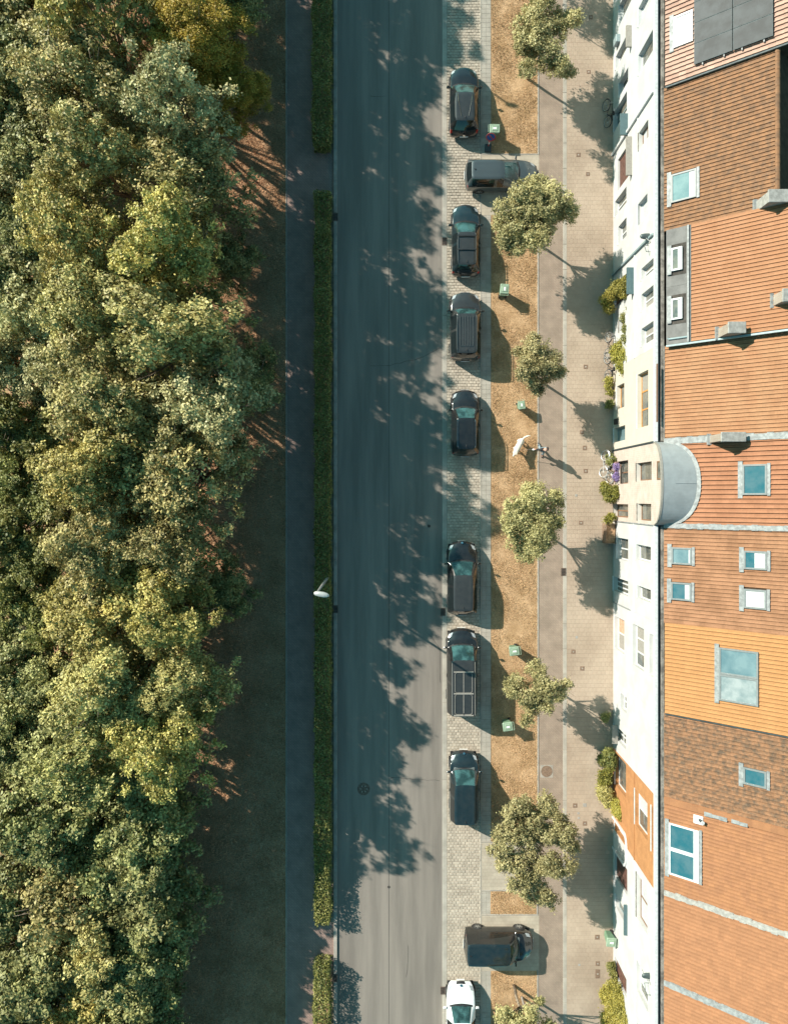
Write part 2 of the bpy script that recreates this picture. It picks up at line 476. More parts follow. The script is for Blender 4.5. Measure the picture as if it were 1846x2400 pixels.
# lawns
LAWNS = [(1150, 1259, -560, 361), (1150, 1258, 505, 1972), (1148.5, 1256, 2088, 2141), (1149.5, 1257, 2274, 2900)]
for (a, b, c, d) in LAWNS: patch('lawn', a, b, c, d, 0.052, MT['lawn'])
for (c, d) in ((361, 505), (1972, 2088), (2141, 2274)):
    patch('driveway', 1127.8, 1262, c, d, 0.055, MT['drive'])
# thin kerbs round the lawns
def bar(px0, px1, py0, py1, z0=0.0, z1=0.075, m='kerb', name='lawn_kerb'):
    return struct(MB().bbox(gx(px0), gx(px1), gy(py1), gy(py0), z0, z1, 0.01).build(name, MT[m]))
bar(1258.5, 1262, -560, 363.5); bar(1128, 1258, 361, 364)
bar(1258, 1261.5, 504, 1974); bar(1128, 1257.5, 2084.5, 2087); bar(1256.3, 1259.5, 2084, 2145); bar(1128, 1256, 2141.5, 2144.5)
bar(1257.3, 1260.5, 2272, 2900); bar(1128, 1257.8, 1971, 1973.5)
# cycle path, its edging, sidewalk
strip('cycle_path', 1259, 1318.5, 0.050, MT['paver'])
ed = strip('edging_bed', 1316, 1328, 0.040, MT['joint'])
kerb_run(ed, 1318, 1327, 0.0, 0.060, 1.6, MT['concrete'], 'edging_stone')
sw_ = strip('sidewalk', 1326, 1470, 0.042, MT['joint'])
sl = (gx(1437)-gx(1327))/11.0
one = MB().bbox(0, sl-.006, 0, sl-.006, 0.0, 0.022, 0.004).mesh('slab')
cells = []
ny = int((YN-YS)/sl)
for j in range(ny):
    for i in range(12):
        x = gx(1327) + (i - (0.5 if j % 2 else 0))*sl
        if x < gx(1327)-1e-3: x0, cut = gx(1327), True
        else: x0, cut = x, False
        cells.append((x0, YS + j*sl, cut, x + sl - .006))
full = sorted([c for c in cells if not c[2] and c[3] < gx(1442)], key=lambda c: abs(c[1])+abs(c[0]-12)*.2)
near = full[:290]; ns = set(near)
for c in near: link('slab', one, MT['slab'], sw_, (c[0], c[1], 0.040))
mb = MB()
for c in cells:
    if c in ns or c[3]-c[0] < .05: continue
    mb.box(c[0], c[3], c[1], c[1]+sl-.006, 0.040, 0.061+R(0, .002), bottom=False)
mb.build('far_slabs', MT['slab'], sw_, kind='stuff')
# footpath under the trees
fp = strip('footpath', 671, 741, -0.030, MT['redpath'])
for (c, d) in ((352, 462), (2162, 2266)):
    patch('footpath_link', 741, 783, c, d, -0.026, MT['redpath'])
kerb_run(fp, 669.5, 672, -0.06, 0.0, 1.5, MT['kerb'], 'kerb_stone')
# scattered dry grass
def blades(name, rects, dens, h, m, keep=None):
    P = []
    for (a, b, c, d) in rects:
        x0, x1, y0, y1 = gx(a), gx(b), gy(d), gy(c)
        n = int((x1-x0)*(y1-y0)*dens)
        P.append(np.stack([RNG.uniform(x0, x1, n), RNG.uniform(y0, y1, n)], 1))
    P = np.concatenate(P)
    if keep is not None: P = P[keep(P)]
    n = len(P)
    a = RNG.uniform(0, 2*np.pi, n); hh = h*RNG.uniform(.4, 1.3, n); ln = RNG.uniform(.3, 1.6, n)*hh
    wd = h*0.16
    dx, dy = np.cos(a), np.sin(a)
    b2 = RNG.uniform(0, 2*np.pi, n)
    z0 = keep.z if hasattr(keep, 'z') else BZ[0]
    co = np.zeros((n, 3, 3))
    co[:, 0] = np.stack([P[:, 0]-dy*wd, P[:, 1]+dx*wd, np.full(n, z0)], 1)
    co[:, 1] = np.stack([P[:, 0]+dy*wd, P[:, 1]-dx*wd, np.full(n, z0)], 1)
    co[:, 2] = np.stack([P[:, 0]+np.cos(b2)*ln, P[:, 1]+np.sin(b2)*ln, z0+hh], 1)
    me = bpy.data.meshes.new(name)
    me.vertices.add(3*n); me.vertices.foreach_set('co', co.astype(np.float32).ravel())
    me.loops.add(3*n); me.loops.foreach_set('vertex_index', np.arange(3*n, dtype=np.int32))
    me.polygons.add(n); me.polygons.foreach_set('loop_start', np.arange(0, 3*n, 3, dtype=np.int32))
    me.update(calc_edges=True)
    return link(name, me, m)
BZ = [0.05]
VIEW = [(a+1, b-1, max(c, -60), min(d, 2460)) for (a, b, c, d) in LAWNS]
def tufty(P):
    f = np.sin(P[:, 0]*2.3+1.7*np.sin(P[:, 1]*1.1))+np.sin(P[:, 1]*2.9+P[:, 0]*1.3)+.8*np.sin(P[:, 1]*.9)
    return RNG.uniform(-1.6, 2.2, len(P)) < f+.9
o = blades('dry_grass', VIEW, 760, 0.075, MT['straw'], tufty)
tag(o, 'short parched yellow grass of the roadside lawns', 'grass', kind='stuff')
BZ = [-0.06]
o = blades('verge_grass', [(300, 669, -100, 2500)], 420, 0.11, MT['weed'])
tag(o, 'thin brown grass on the shaded ground beside the wood', 'grass', kind='stuff')

# ------------------------------------------------------------------ drains, covers
def drain(px, py, label, lng=18):
    p = G(px, py); t = thing('drain_grate', p, 0, label, 'drain grate', 'drain grates along the street')
    w, l = 0.15, lng/S/2
    mb = MB(); z = .02
    mb.box(-w, w, -l, -l+.03, 0.002, z).box(-w, w, l-.03, l, 0.002, z).box(-w, -w+.03, -l+.03, l-.03, 0.002, z).box(w-.03, w, -l+.03, l-.03, 0.002, z)
    mb.build('grate_frame', MT['iron'], t)
    MB().quad((-w+.03, -l+.03, .0165), (w-.03, -l+.03, .0165), (w-.03, l-.03, .0165), (-w+.03, l-.03, .0165)).build('pit', MT['black'], t)
    n = 5
    for i in range(n):
        y = -l + .03 + (i+.5)*(2*l-.06)/n
        MB().box(-w+.03, w-.03, y-.014, y+.014, .010, z-.001).build('grate_bar', MT['iron'], t)
    return t
for (px, py, lab) in ((1041, 566, 'slotted iron drain in the gutter beside the dark estate car with roof bars'),
    (1037.5, 1434, 'slotted iron drain in the gutter behind the black car with a teal windscreen'),
    (1037.5, 2321, 'slotted iron drain in the gutter beside the white car'),
    (786.5, 510, 'slotted iron drain at the left kerb beside the start of the long hedge'),
    (787, 1427, 'slotted iron drain at the left kerb below the lamp post'),
    (785, 2290, 'slotted iron drain at the left kerb beside the lowest hedge'),
    (1319, 1340, 'slotted iron drain on the cycle path edging in the shade of a street tree')):
    t = drain(px, py, lab)
    t.location.z = 0.014 if 1000 < px < 1100 else (0.10 if px < 900 else 0.060)
def cover(px, py, w, h, label, m='iron', ring=True, z=0.064):
    p = G(px, py); p.z = z
    t = thing('utility_cover', p, 0, label, 'utility cover', 'utility covers in the pavement')
    a, b = w/S/2, h/S/2
    MB().bbox(-a, a, -b, b, 0, .006, .004).build('cover_frame', MT['kerb'] if m == 'iron' else MT[m], t)
    MB().bbox(-a*.82, a*.82, -b*.82, b*.82, .0062, .010, .003).build('lid', MT[m], t)
    if ring: MB().lathe([(a*.35, .0102), (a*.35, .013), (a*.2, .013)], 12).build('boss', MT['kerb'], t)
MT['cover'] = mat('cover_plate', (0.20, 0.135, 0.095), 0.8, var=.15, scale=12)
MT['pale'] = mat('pale_plate', (0.30, 0.29, 0.27), 0.8, var=.1)
for (px, py, w, h, m, lab) in (
    (1383, 42, 9, 10, 'cover', 'small square cover in the sidewalk at the very top of the street'),
    (1378, 170, 9, 9, 'cover', 'small square cover in the sidewalk above the black bicycle'),
    (1354, 364, 10, 10, 'cover', 'brown square cover in the sidewalk right of the silver estate car'),
    (1376, 409, 9, 9, 'cover', 'brown square cover in the sidewalk below the shadow of the topmost tree'),
    (1371, 860, 10, 10, 'cover', 'brown square cover in the sidewalk beside the climbing plants'),
    (1362, 1013, 9, 9, 'cover', 'brown square cover at the edge of a small tree shadow above the dog walker'),
    (1369, 1050, 10, 11, 'cover', 'brown square cover in the sidewalk level with the dog walker'),
    (1371, 1104, 10, 10, 'cover', 'brown square cover in the sidewalk by the end of the walker shadow'),
    (1349, 1161, 5, 6, 'pale', 'tiny pale cover in the sidewalk left of the yellow flowering shrub'),
    (1360, 1225, 10, 9, 'cover', 'brown square cover in the sidewalk left of the slatted wooden planter'),
    (1342, 1527, 10, 10, 'cover', 'brown square cover in the sidewalk right of an upper green bin'),
    (1363, 1566, 10, 10, 'cover', 'brown square cover in the sidewalk below the pinkish wood panel window'),
    (1350, 1493, 5, 6, 'pale', 'tiny pale cover in the sidewalk above two brown covers'),
    (1346, 1887, 10, 10, 'cover', 'dark square cover in the sidewalk left of the round clipped bush'),
    (1369, 1886, 8, 8, 'pale', 'pale square cover in the sidewalk beside the round clipped bush'),
    (1369, 1929, 10, 10, 'cover', 'dark square cover in the sidewalk just above the largest tree shadow'),
    (1354, 1905, 5, 5, 'pale', 'upper of two tiny covers above the largest tree shadow'),
    (1355, 1916, 5, 5, 'pale', 'lower of two tiny covers above the largest tree shadow'),
    (1398, 2195, 11, 11, 'cover', 'brown square cover in the sidewalk left of the green bin at the garage'),
    (1399, 2257, 10, 11, 'cover', 'brown square cover in the sidewalk above the largest cover'),
    (1399, 2281, 11, 21, 'cover', 'largest oblong brown cover in the sidewalk near the big bottom bush'),
    (1356, 2260, 5, 5, 'pale', 'tiny pale cover in the sidewalk right of the black van')):
    cover(px, py, w, h, lab, m, ring=(w > 7))
t = thing('manhole_cover', G(852, 1849), 0, 'round iron manhole cover in the shaded road', 'manhole cover')
MB().lathe([(.40, .001), (.40, .005), (.36, .006)], 32).build('rim', MT['iron'], t)
mb = MB()
for k in range(6):
    a = k*math.pi/3; mb.bbox(-.035, .035, -.035, .035, .006, .011, .004, Matrix.Translation((math.cos(a)*.2, math.sin(a)*.2, 0)))
mb.build('studs', MT['kerb'], t)
p = G(1280, 1807); p.z = .052
t = thing('manhole_cover', p, 0, 'square manhole frame with a round rusty lid in the cycle path', 'manhole cover')
MB().bbox(-.40, .40, -.40, .40, 0, .006, .004).build('frame', MT['kerb'], t)
MB().lathe([(.36, .0062), (.36, .011), (.30, .012)], 32).build('lid', MT['cover'], t)

# ------------------------------------------------------------------ hedges
def hedge(px0, px1, py0, py1, h, label):
    x0, x1, y0, y1 = gx(px0), gx(px1), gy(py1), gy(py0)
    org = ((x0+x1)/2, (y0+y1)/2, -0.04)
    t = thing('hedge', org, 0, label, 'hedge', 'clipped hedges between footpath and road')
    mb = MB()
    n = int((y1-y0)/.6)
    for i in range(n):
        y = y0+.3+i*.6; mb.tube([(org[0], y, -.05), (org[0]+R(-.1, .1), y+R(-.1, .1), h*.85)], [.03, .015], 5)
    mb.build('stems', MT['bark'], t, org, kind='stuff')
    A = (y1-y0)
    nt = int(A*(x1-x0)*330); ns = int(A*h*240)
    P = []; Nn = []
    q = np.stack([RNG.uniform(x0, x1, nt), RNG.uniform(y0, y1, nt), h + RNG.normal(0, .045, nt)], 1); 
    lump = 0.07*np.sin(q[:, 1]*2.1+np.sin(q[:, 1]*.7))+.06*np.sin(q[:, 1]*4.3+q[:, 0]*3)
    q[:, 0] = org[0] + (q[:, 0]-org[0])*(1+.09*np.sin(q[:, 1]*1.7+1.1*np.sin(q[:, 1]*.45))+.05*np.sin(q[:, 1]*5.1))
    q[:, 2] += lump; P.append(q); Nn.append(np.tile([0, 0, 1.], (nt, 1)))
    for s in (-1, 1):
        q = np.stack([np.where(s < 0, x0, x1)+RNG.normal(0, .05, ns), RNG.uniform(y0, y1, ns), RNG.uniform(0, h, ns)], 1)
        q[:, 0] += s*(x1-x0)*.5*(.09*np.sin(q[:, 1]*1.7+1.1*np.sin(q[:, 1]*.45))+.05*np.sin(q[:, 1]*5.1))
        P.append(q); Nn.append(np.tile([s*1., 0, .35], (ns, 1)))
    ne = int((x1-x0)*h*330)
    for s in (-1, 1):
        q = np.stack([RNG.uniform(x0, x1, ne), np.where(s < 0, y0, y1)+RNG.normal(0, .06, ne), RNG.uniform(0, h, ne)], 1)
        P.append(q); Nn.append(np.tile([0, s*1., .35], (ne, 1)))
    nf = int(A*(x1-x0)*170)
    q = np.stack([RNG.uniform(x0+.1, x1-.1, nf), RNG.uniform(y0+.1, y1-.1, nf), RNG.uniform(.3, h-.08, nf)], 1); P.append(q); Nn.append(np.tile([0, 0, 1.], (nf, 1)))
    P = np.concatenate(P); Nn = np.concatenate(Nn)
    # round the ends
    Nn = unit(Nn*.8 + RNG.normal(size=Nn.shape)*.55)
    me = leaf_mesh('foliage', P-np.array(org), Nn, .055*RNG.uniform(.6, 1.4, len(P)), .7)
    o = link('foliage', me, MT['leaf_hedge'], t); o['kind'] = 'stuff'
hedge(738, 776, -420, 358, 1.25, 'clipped dark hedge at the top, above the upper path gap')
hedge(743, 775, 465, 2142, 1.2, 'longest clipped hedge between the two path gaps')
hedge(741, 774, 2238, 2700, 1.25, 'sunlit clipped hedge at the bottom, below the lower path gap')
# ------------------------------------------------------------------ trees
def limb_tubes(mb, base, tips, r0, zfork):
    top = Vector((base[0], base[1], zfork))
    mb.tube([Vector(base), Vector(base).lerp(top, .5)+Vector((R(-.06, .06), R(-.06, .06), 0)), top], [r0*1.15, r0*.95, r0*.75], 8)
    for tip in tips:
        tip = Vector(tip); mid = top.lerp(tip, .5) + Vector((R(-.25, .25), R(-.25, .25), R(0, .3)))
        mb.tube([top-Vector((0, 0, .15)), mid, tip], [r0*.55, r0*.3, r0*.1], 6)
        for _ in range(2):
            e = tip + Vector((R(-.8, .8), R(-.8, .8), R(-.1, .6)))
            mb.tube([mid.lerp(tip, R(.2, .7)), e], [r0*.16, r0*.04], 5)

# woodland trees: a few grown shapes, each used by several trees
def wood_shape(seed, h, rad, zb, nl, dens, leaf, low=-.42):
    global RNG
    RNG = np.random.default_rng(seed); random.seed(seed)
    zc = (zb+h)/2; hz = (h-zb)/2
    lobes = []
    for i in range(nl):
        a = 2*math.pi*(i*.618 + R(-.08, .08)); t = (i+.5)/nl
        cz = low + (.92-low)*t
        rr = math.sqrt(max(0.05, 1-min(.98, abs(cz))**2.0))*(.82+.22*math.sin(3*a+seed))*R(.5, 1.12)
        lr = R(.42, 1.3)*(rad/3.6)
        lobes.append((math.cos(a)*rr*(rad-lr*.6), math.sin(a)*rr*(rad-lr*.6), zc+cz*(hz-lr*.5)*R(.75, 1.06), lr))
    lobes.append((0, 0, h-rad*.3, rad*.26))
    for i in range(15):                       # loose sprays standing out of the crown
        a = R(0, 6.28); cz = R(low, 1.08); rr = math.sqrt(max(.04, 1-min(.97, abs(cz))**2))*R(.95, 1.18)
        lobes.append((math.cos(a)*rr*rad*.92, math.sin(a)*rr*rad*.92, zc+cz*hz, R(.22, .42)))
    P, Nn, Sz = lobe_leaves(lobes, dens, leaf, clump=.25, fill=.03, per=24, zflat=.75)
    cr = leaf_mesh('crown', P, Nn, Sz)
    mb = MB(); limb_tubes(mb, (0, 0, -.1), [(l[0]*.85, l[1]*.85, l[2]) for l in lobes[::2]], .17, zb+.6)
    return cr, mb.mesh('trunk', smooth=True)
SH = [wood_shape(21, 10.8, 3.3, 2.2, 26, 150, .085), wood_shape(22, 10.0, 3.1, 1.8, 24, 150, .08),
      wood_shape(23, 11.4, 3.5, 2.4, 28, 145, .09), wood_shape(24, 9.4, 3.2, 1.6, 25, 150, .08)]
SH.append(wood_shape(25, 10.8, 3.6, 2.0, 20, 130, .085, low=.0))
LOWS = [wood_shape(31, 5.8, 2.5, .5, 34, 200, .08), wood_shape(32, 4.8, 2.2, .3, 30, 210, .075)]
FINE = wood_shape(41, 9.6, 3.1, 1.2, 44, 380, .055)
random.seed(5); RNG = np.random.default_rng(5)
def wood_tree(shape, gpx, gpy, sc, rz, m, label, group='trees of the roadside wood', name='broadleaf_tree', sz=1.0):
    p = G(gpx, gpy); p.z = -.06
    t = thing(name, p, rz, label, 'tree', group)
    t.scale = (sc*R(.88, 1.15), sc*R(.88, 1.15), sc*sz*R(.94, 1.05))
    c = link('crown', shape[0], MT[m], t)
    c.material_slots[0].link = 'OBJECT'; c.material_slots[0].material = MT[m]
    link('trunk', shape[1], MT['bark'], t)
    return t
for me in [s[0] for s in SH+LOWS+[FINE]]: me.materials.append(MT['leaf_olive'])
# (ground px, ground py, shape, scale, material, label)
ROW = [
 (480, -430, 0, 1.0, 'leaf_green', None), (470, -270, 2, .97, 'leaf_olive', None), (485, -105, 1, 1.0, 'leaf_green', None),
 (488, 55, 3, 1.02, 'leaf_green', 'dark green tree at the top of the wood, nearest the footpath'),
 (490, 400, 1, 1.0, 'leaf_pale', 'pale silvery tree on the wood edge below the golden drooping tree'),
 (500, 540, 3, 1.0, 'leaf_olive', 'olive tree on the wood edge level with the dark estate with roof bars'),
 (485, 690, 0, .99, 'leaf_yellow', 'yellow olive tree on the wood edge level with the grey ribbed-roof car'),
 (495, 845, 2, .94, 'leaf_olive', 'olive tree on the wood edge just above the pale leafy tree'),
 (552, 985, 1, 1.0, 'leaf_pale', 'pale leafy tree bulging out towards the footpath at mid height'),
 (500, 1120, 3, 1.0, 'leaf_olive', 'olive tree on the wood edge level with the dog walker'),
 (468, 1265, 0, .87, 'leaf_olive', 'thin olive tree on the wood edge with bare twigs showing'),
 (475, 1400, 2, .82, 'leaf_yellow', 'yellowish tree on the wood edge level with the street lamp post'),
 (488, 1530, 1, .88, 'leaf_olive', 'pale tree on the wood edge level with the long van'),
 (455, 1665, 0, .90, 'leaf_yellow', 'last tall tree of the wood edge, above the open brown verge'),
 (330, -360, 2, 1.0, 'leaf_olive', None), (300, -180, 0, 1.02, 'leaf_olive', None),
 (335, 0, 2, .92, 'leaf_yellow', None),
 (330, 215, 4, 1.0, 'leaf_yellow', 'brownish gold tree at the top of the wood'),
 (315, 360, 0, 1.0, 'leaf_olive', 'pale crown second from the top on the far side of the wood'),
 (335, 500, 4, .96, 'leaf_olive', 'broad olive crown in the middle of the wood below the pale crown'),
 (300, 655, 1, 1.05, 'leaf_yellow', 'yellow green crown on the far side level with the second bin'),
 (330, 800, 4, .94, 'leaf_olive', 'olive crown on the far side level with the green bin on the lawn'),
 (345, 955, 0, .98, 'leaf_olive', 'olive crown behind the pale leafy tree'),
 (325, 1110, 2, .92, 'leaf_yellow', 'yellow crown on the far side level with the dog walker'),
 (330, 1260, 4, .92, 'leaf_olive', 'olive crown on the far side behind the bare twigs'),
 (318, 1410, 3, .97, 'leaf_yellow', 'golden olive crown on the far side level with the lamp post'),
 (340, 1550, 0, .92, 'leaf_olive', 'olive crown on the far side level with the long van'),
 (310, 1690, 2, .86, 'leaf_green', 'greener crown on the far side where the verge widens'),
 (150, -300, 1, .9, 'leaf_green', None), (160, -40, 0, .85, 'leaf_green', None)]
BEYOND = ['farthest tree of the wood beyond the top edge, footpath side', 'second farthest tree beyond the top edge, footpath side', 'nearest tree just beyond the top edge, footpath side', 'farthest tree beyond the top edge in the inner row',
  'second tree beyond the top edge in the inner row', 'inner row tree cut by the top edge', 'farthest tree beyond the top edge at the back of the wood', 'back row tree just beyond the top left corner']
for i, (x, y, s, sc, m, lab) in enumerate(ROW):
    wood_tree(SH[s], x, y, sc*(1.06 if x > 400 and y < 900 else 1.0), R(0, 6.28), m, lab or BEYOND.pop(0))
# lower growth
LOW = [(405, 1850, 0, 1.2, 'leaf_cool', 'shaded dark green low tree at the widening verge'), (340, 1960, 1, 1.3, 'leaf_cool', 'low sunlit green tree beside the widest part of the verge'),
 (395, 2040, 1, 1.32, 'leaf_cool', 'lowest shaded bushy tree reaching out over the brown verge'), (300, 2110, 0, 1.15, 'leaf_olive', 'low olive tree near the bottom left, inside the wood'),
 (370, 2190, 0, 1.08, 'leaf_cool', 'dark low tree at the bottom on the verge side'), (270, 2260, 1, 1.3, 'leaf_yellow', 'low yellow green tree at the bottom left'),
 (350, 2340, 1, 1.3, 'leaf_cool', 'low green tree at the bottom edge of the picture'), (210, 1860, 0, 1.2, 'leaf_cool', 'low green tree at the left edge where the tall wood ends'),
 (225, 2010, 1, 1.4, 'leaf_olive', 'low olive tree at the left edge near the bottom'), (170, 2160, 0, 1.2, 'leaf_cool', 'low green tree at the left edge, second from the bottom'), (160, 2340, 1, 1.3, 'leaf_olive', 'low olive tree in the bottom left corner'),
 (390, 1945, 0, 1.12, 'leaf_cool', 'second shaded dark tree along the widening verge'), (375, 2120, 0, 1.05, 'leaf_cool', 'shaded tree between two low trees on the brown verge'), (365, 2265, 0, 1.05, 'leaf_cool', 'second lowest shaded tree on the verge side'),
 (400, 1060, 0, 1.5, 'leaf_olive', 'olive crown between the two rows level with the dog'), (395, 1340, 0, 1.4, 'leaf_yellow', 'yellowish crown between the two rows above the lamp post'), (400, 1610, 0, 1.4, 'leaf_olive', 'olive crown between the two rows level with the long van'),
 (155, 250, 0, 1.1, 'leaf_cool', 'low tree at the left edge near the top'), (140, 430, 1, 1.2, 'leaf_cool', 'low tree at the left edge behind the pale crown'), (150, 600, 0, 1.0, 'leaf_cool', 'low green tree at the left edge level with the second parked estate'),
 (130, 760, 1, 1.25, 'leaf_pale', 'bluish pale low tree at the left edge'), (175, 900, 0, .95, 'leaf_pale', 'pale shrubby tree at the left edge below the bluish one'), (140, 1040, 1, 1.0, 'leaf_bush', 'sparse sunlit shrub at the left edge level with the dog'),
 (165, 1180, 1, .95, 'leaf_bush', 'sparse sunlit shrub at the left edge halfway down'), (140, 1310, 0, .85, 'leaf_bush', 'sparse sunlit shrub at the left edge level with the black car'), (170, 1440, 1, 1.0, 'leaf_bush', 'sparse shrub at the left edge level with the lamp post'),
 (150, 1570, 0, .95, 'leaf_cool', 'green shrub at the left edge level with the long van'), (180, 1710, 1, 1.2, 'leaf_cool', 'green shrubby tree at the left edge above the widening verge'),
 (70, 340, 0, 1.0, 'leaf_cool', 'leftmost low tree near the top of the picture'), (60, 520, 1, 1.2, 'leaf_pale', 'leftmost pale shrub, second from the top'), (75, 690, 0, 1.0, 'leaf_cool', 'leftmost green shrub above the bluish pale tree'),
 (60, 860, 1, 1.2, 'leaf_pale', 'leftmost pale shrub below the bluish pale tree'), (80, 1000, 1, 1.1, 'leaf_bush', 'leftmost sunlit shrub level with the chrome-railed car'), (85, 1120, 0, .8, 'leaf_bush', 'leftmost sunlit shrub level with the gap in the parked cars'), (75, 1250, 1, 1.1, 'leaf_bush', 'leftmost sunlit shrub level with the teal windscreen'),
 (80, 1390, 0, .85, 'leaf_bush', 'leftmost shrub level with the lamp post'), (70, 1520, 1, 1.1, 'leaf_cool', 'leftmost green shrub level with the front of the long van'), (80, 1660, 0, 1.0, 'leaf_cool', 'leftmost green shrub level with the family car'), (90, 1830, 1, 1.3, 'leaf_cool', 'leftmost green shrub where the tall wood ends'), (90, 2010, 0, 1.1, 'leaf_cool', 'leftmost green tree, third from the bottom'), (70, 2230, 1, 1.4, 'leaf_cool', 'leftmost green tree at the bottom'),
 (75, 190, 1, 1.3, 'leaf_cool', 'leftmost low tree in the top left corner'), (150, 110, 0, 1.2, 'leaf_olive', 'olive low tree in the top left corner'),
 (548, 80, 0, .9, 'leaf_cool', 'dark bush under the wood edge at the top of the footpath'), (560, 640, 1, .75, 'leaf_cool', 'dark bush under the wood edge level with the grey ribbed-roof car'),
 (600, 900, 1, .95, 'leaf_cool', 'bush reaching out towards the footpath beside the pale tree'), (545, 1370, 1, .7, 'leaf_cool', 'dark bush under the wood edge level with the lamp post')]
for i, (x, y, s, sc, m, lab) in enumerate(LOW):
    wood_tree(LOWS[s], x, y, sc, R(0, 6.28), m, lab, 'low trees and shrubs of the wood', 'low_tree')
wood_tree(FINE, 520, 235, .98, 1.0, 'leaf_gold', 'golden drooping tree with feathery sprays near the top of the wood', name='golden_tree')
wood_tree(FINE, 578, 300, .62, 3.0, 'leaf_gold', 'smaller golden feathery tree overhanging the verge', name='golden_tree')

# ivy and brambles on the woodland floor
n = 42000
q = np.stack([RNG.uniform(gx(-260), gx(430), n), RNG.uniform(gy(2700), gy(-300), n), RNG.uniform(-.03, .3, n)], 1)
hgt = .35*(np.sin(q[:, 0]*1.7+1.3*np.sin(q[:, 1]*.8))+np.sin(q[:, 1]*1.3+q[:, 0]*.6))
q[:, 2] += np.clip(hgt, 0, 1); ok = hgt > -.35; q = q[ok]; n = len(q)
o = link('undergrowth', leaf_mesh('undergrowth', q, unit(RNG.normal(size=(n, 3))*.5+np.array([0, 0, 1.])), RNG.uniform(.06, .13, n)), MT['leaf_bush'])
tag(o, 'ivy and brambles covering the floor of the wood', 'undergrowth', kind='stuff')

# street trees: every crown its own
def street_tree(lobes, base, label, zc=3.6, dens=370, leaf=.053):
    b = G(*base); b.z = .05
    t = thing('street_tree', b, 0, label, 'tree', 'street trees on the lawn strip')
    L = []
    for (px, py, r) in lobes:
        z = zc + R(-.4, .5); rr = r*.94/S/1.09; r = r*.94
        for k in range(9):
            a = R(0, 6.28); q = G(px+math.cos(a)*r*R(.25, .72), py+math.sin(a)*r*R(.25, .72), z+R(-.55, .6)*rr); L.append((q.x-b.x, q.y-b.y, q.z-b.z, rr*R(.32, .56)))
    P, Nn, Sz = lobe_leaves(L, dens, leaf, clump=.19, fill=.02, per=24, zflat=.9)
    link('crown', leaf_mesh('crown', P, Nn, Sz), MT['leaf_street'], t)
    mb = MB(); c = np.mean([l[:3] for l in L], 0)
    limb_tubes(mb, (0, 0, -.05), [l[:3] for l in L[::6]], .085, 2.1)
    mb.build('trunk', MT['bark'], t, smooth=True)
random.seed(9); RNG = np.random.default_rng(9)
street_tree([(1262,18,45),(1245,72,52),(1322,42,38),(1300,75,36),(1245,118,56),(1298,150,40),(1325,166,24),(1232,165,26),(1275,-5,36)], (1236, 186), 'uneven street tree at the top of the lawn with two ragged arms')
street_tree([(1258,458,54),(1200,505,52),(1300,468,50),(1260,510,66),(1312,500,40),(1205,558,46),(1255,563,42),(1185,535,38),(1230,460,46)], (1232, 556), 'round street tree overhanging the silver estate car')
street_tree([(1255,810,34),(1245,845,40),(1280,850,34),(1303,873,18),(1262,885,38),(1225,828,24),(1258,912,18),(1315,872,11),(1230,868,28)], (1236, 874), 'small street tree between the second and third green bins')
street_tree([(1245,1150,30),(1215,1188,40),(1260,1190,50),(1310,1168,26),(1198,1225,40),(1250,1235,54),(1295,1215,34),(1225,1272,44),(1265,1268,40),(1235,1300,20)], (1226, 1218), 'round street tree below the dog walker')
street_tree([(1255,1570,26),(1215,1610,36),(1255,1615,44),(1295,1620,32),(1325,1603,14),(1240,1655,34),(1280,1650,22),(1235,1690,15)], (1242, 1576), 'small ragged street tree right of the long van')
street_tree([(1215,1905,46),(1265,1895,40),(1300,1920,34),(1190,1960,44),(1250,1960,56),(1310,1965,44),(1180,2010,34),(1235,2020,56),(1300,2020,46),(1250,2080,40),(1275,2112,32),(1220,2072,34),(1338,1985,18),(1168,1990,24)], (1226, 1925), 'largest street tree above the black van')
street_tree([(1190,2385,32),(1240,2378,28),(1225,2412,46),(1280,2402,24),(1262,2345,10),(1180,2425,34),(1260,2442,38)], (1204, 2308), 'street tree cut by the bottom edge, beside a wooden stake')
street_tree([(1262,-190,52),(1215,-165,36),(1300,-170,40),(1260,-135,40)], (1225, -10), 'street tree beyond the top edge that throws the topmost crown shadow')

# shrubs against the houses, given by pixel position, height and size
def shrub(blobs, label, m='leaf_bush', leaf=.045, dens=1500, name='shrub', cat='shrub', strap=False):
    b = G(blobs[0][0], blobs[0][1], 0); b.z = .06
    t = thing(name, b, 0, label, cat, None)
    L = []
    for (px, py, z, r) in blobs:
        q = G(px, py, z); L.append((q.x-b.x, q.y-b.y, q.z-b.z, r))
    P, Nn, Sz = lobe_leaves(L, dens, leaf, clump=.14, fill=.4, per=14)
    ok = (P[:, 0]+b.x) < 13.83
    link('foliage', leaf_mesh('foliage', P[ok], Nn[ok], Sz[ok], .3 if strap else .6), MT[m], t)
    mb = MB()
    for l in L: mb.tube([(l[0]*.5, l[1]*.5, -.05), (l[0]*.9, l[1]*.9, l[2])], [.03, .012], 5)
    mb.build('stem', MT['bark'], t)
shrub([(1420,705,1.1,.42),(1434,690,1.5,.40),(1446,676,2.1,.42),(1425,725,1.2,.32),(1455,672,2.6,.40),(1470,664,3.0,.40),(1462,690,2.6,.3)], 'large yellow green vine bulging from the white house wall', 'leaf_vine')
shrub([(1466,745,2.2,.36),(1472,770,2.4,.38),(1470,795,2.4,.36),(1475,725,2.6,.25),(1478,810,2.6,.26)], 'narrow green climbing plant between the vines on the white house', 'leaf_bush')
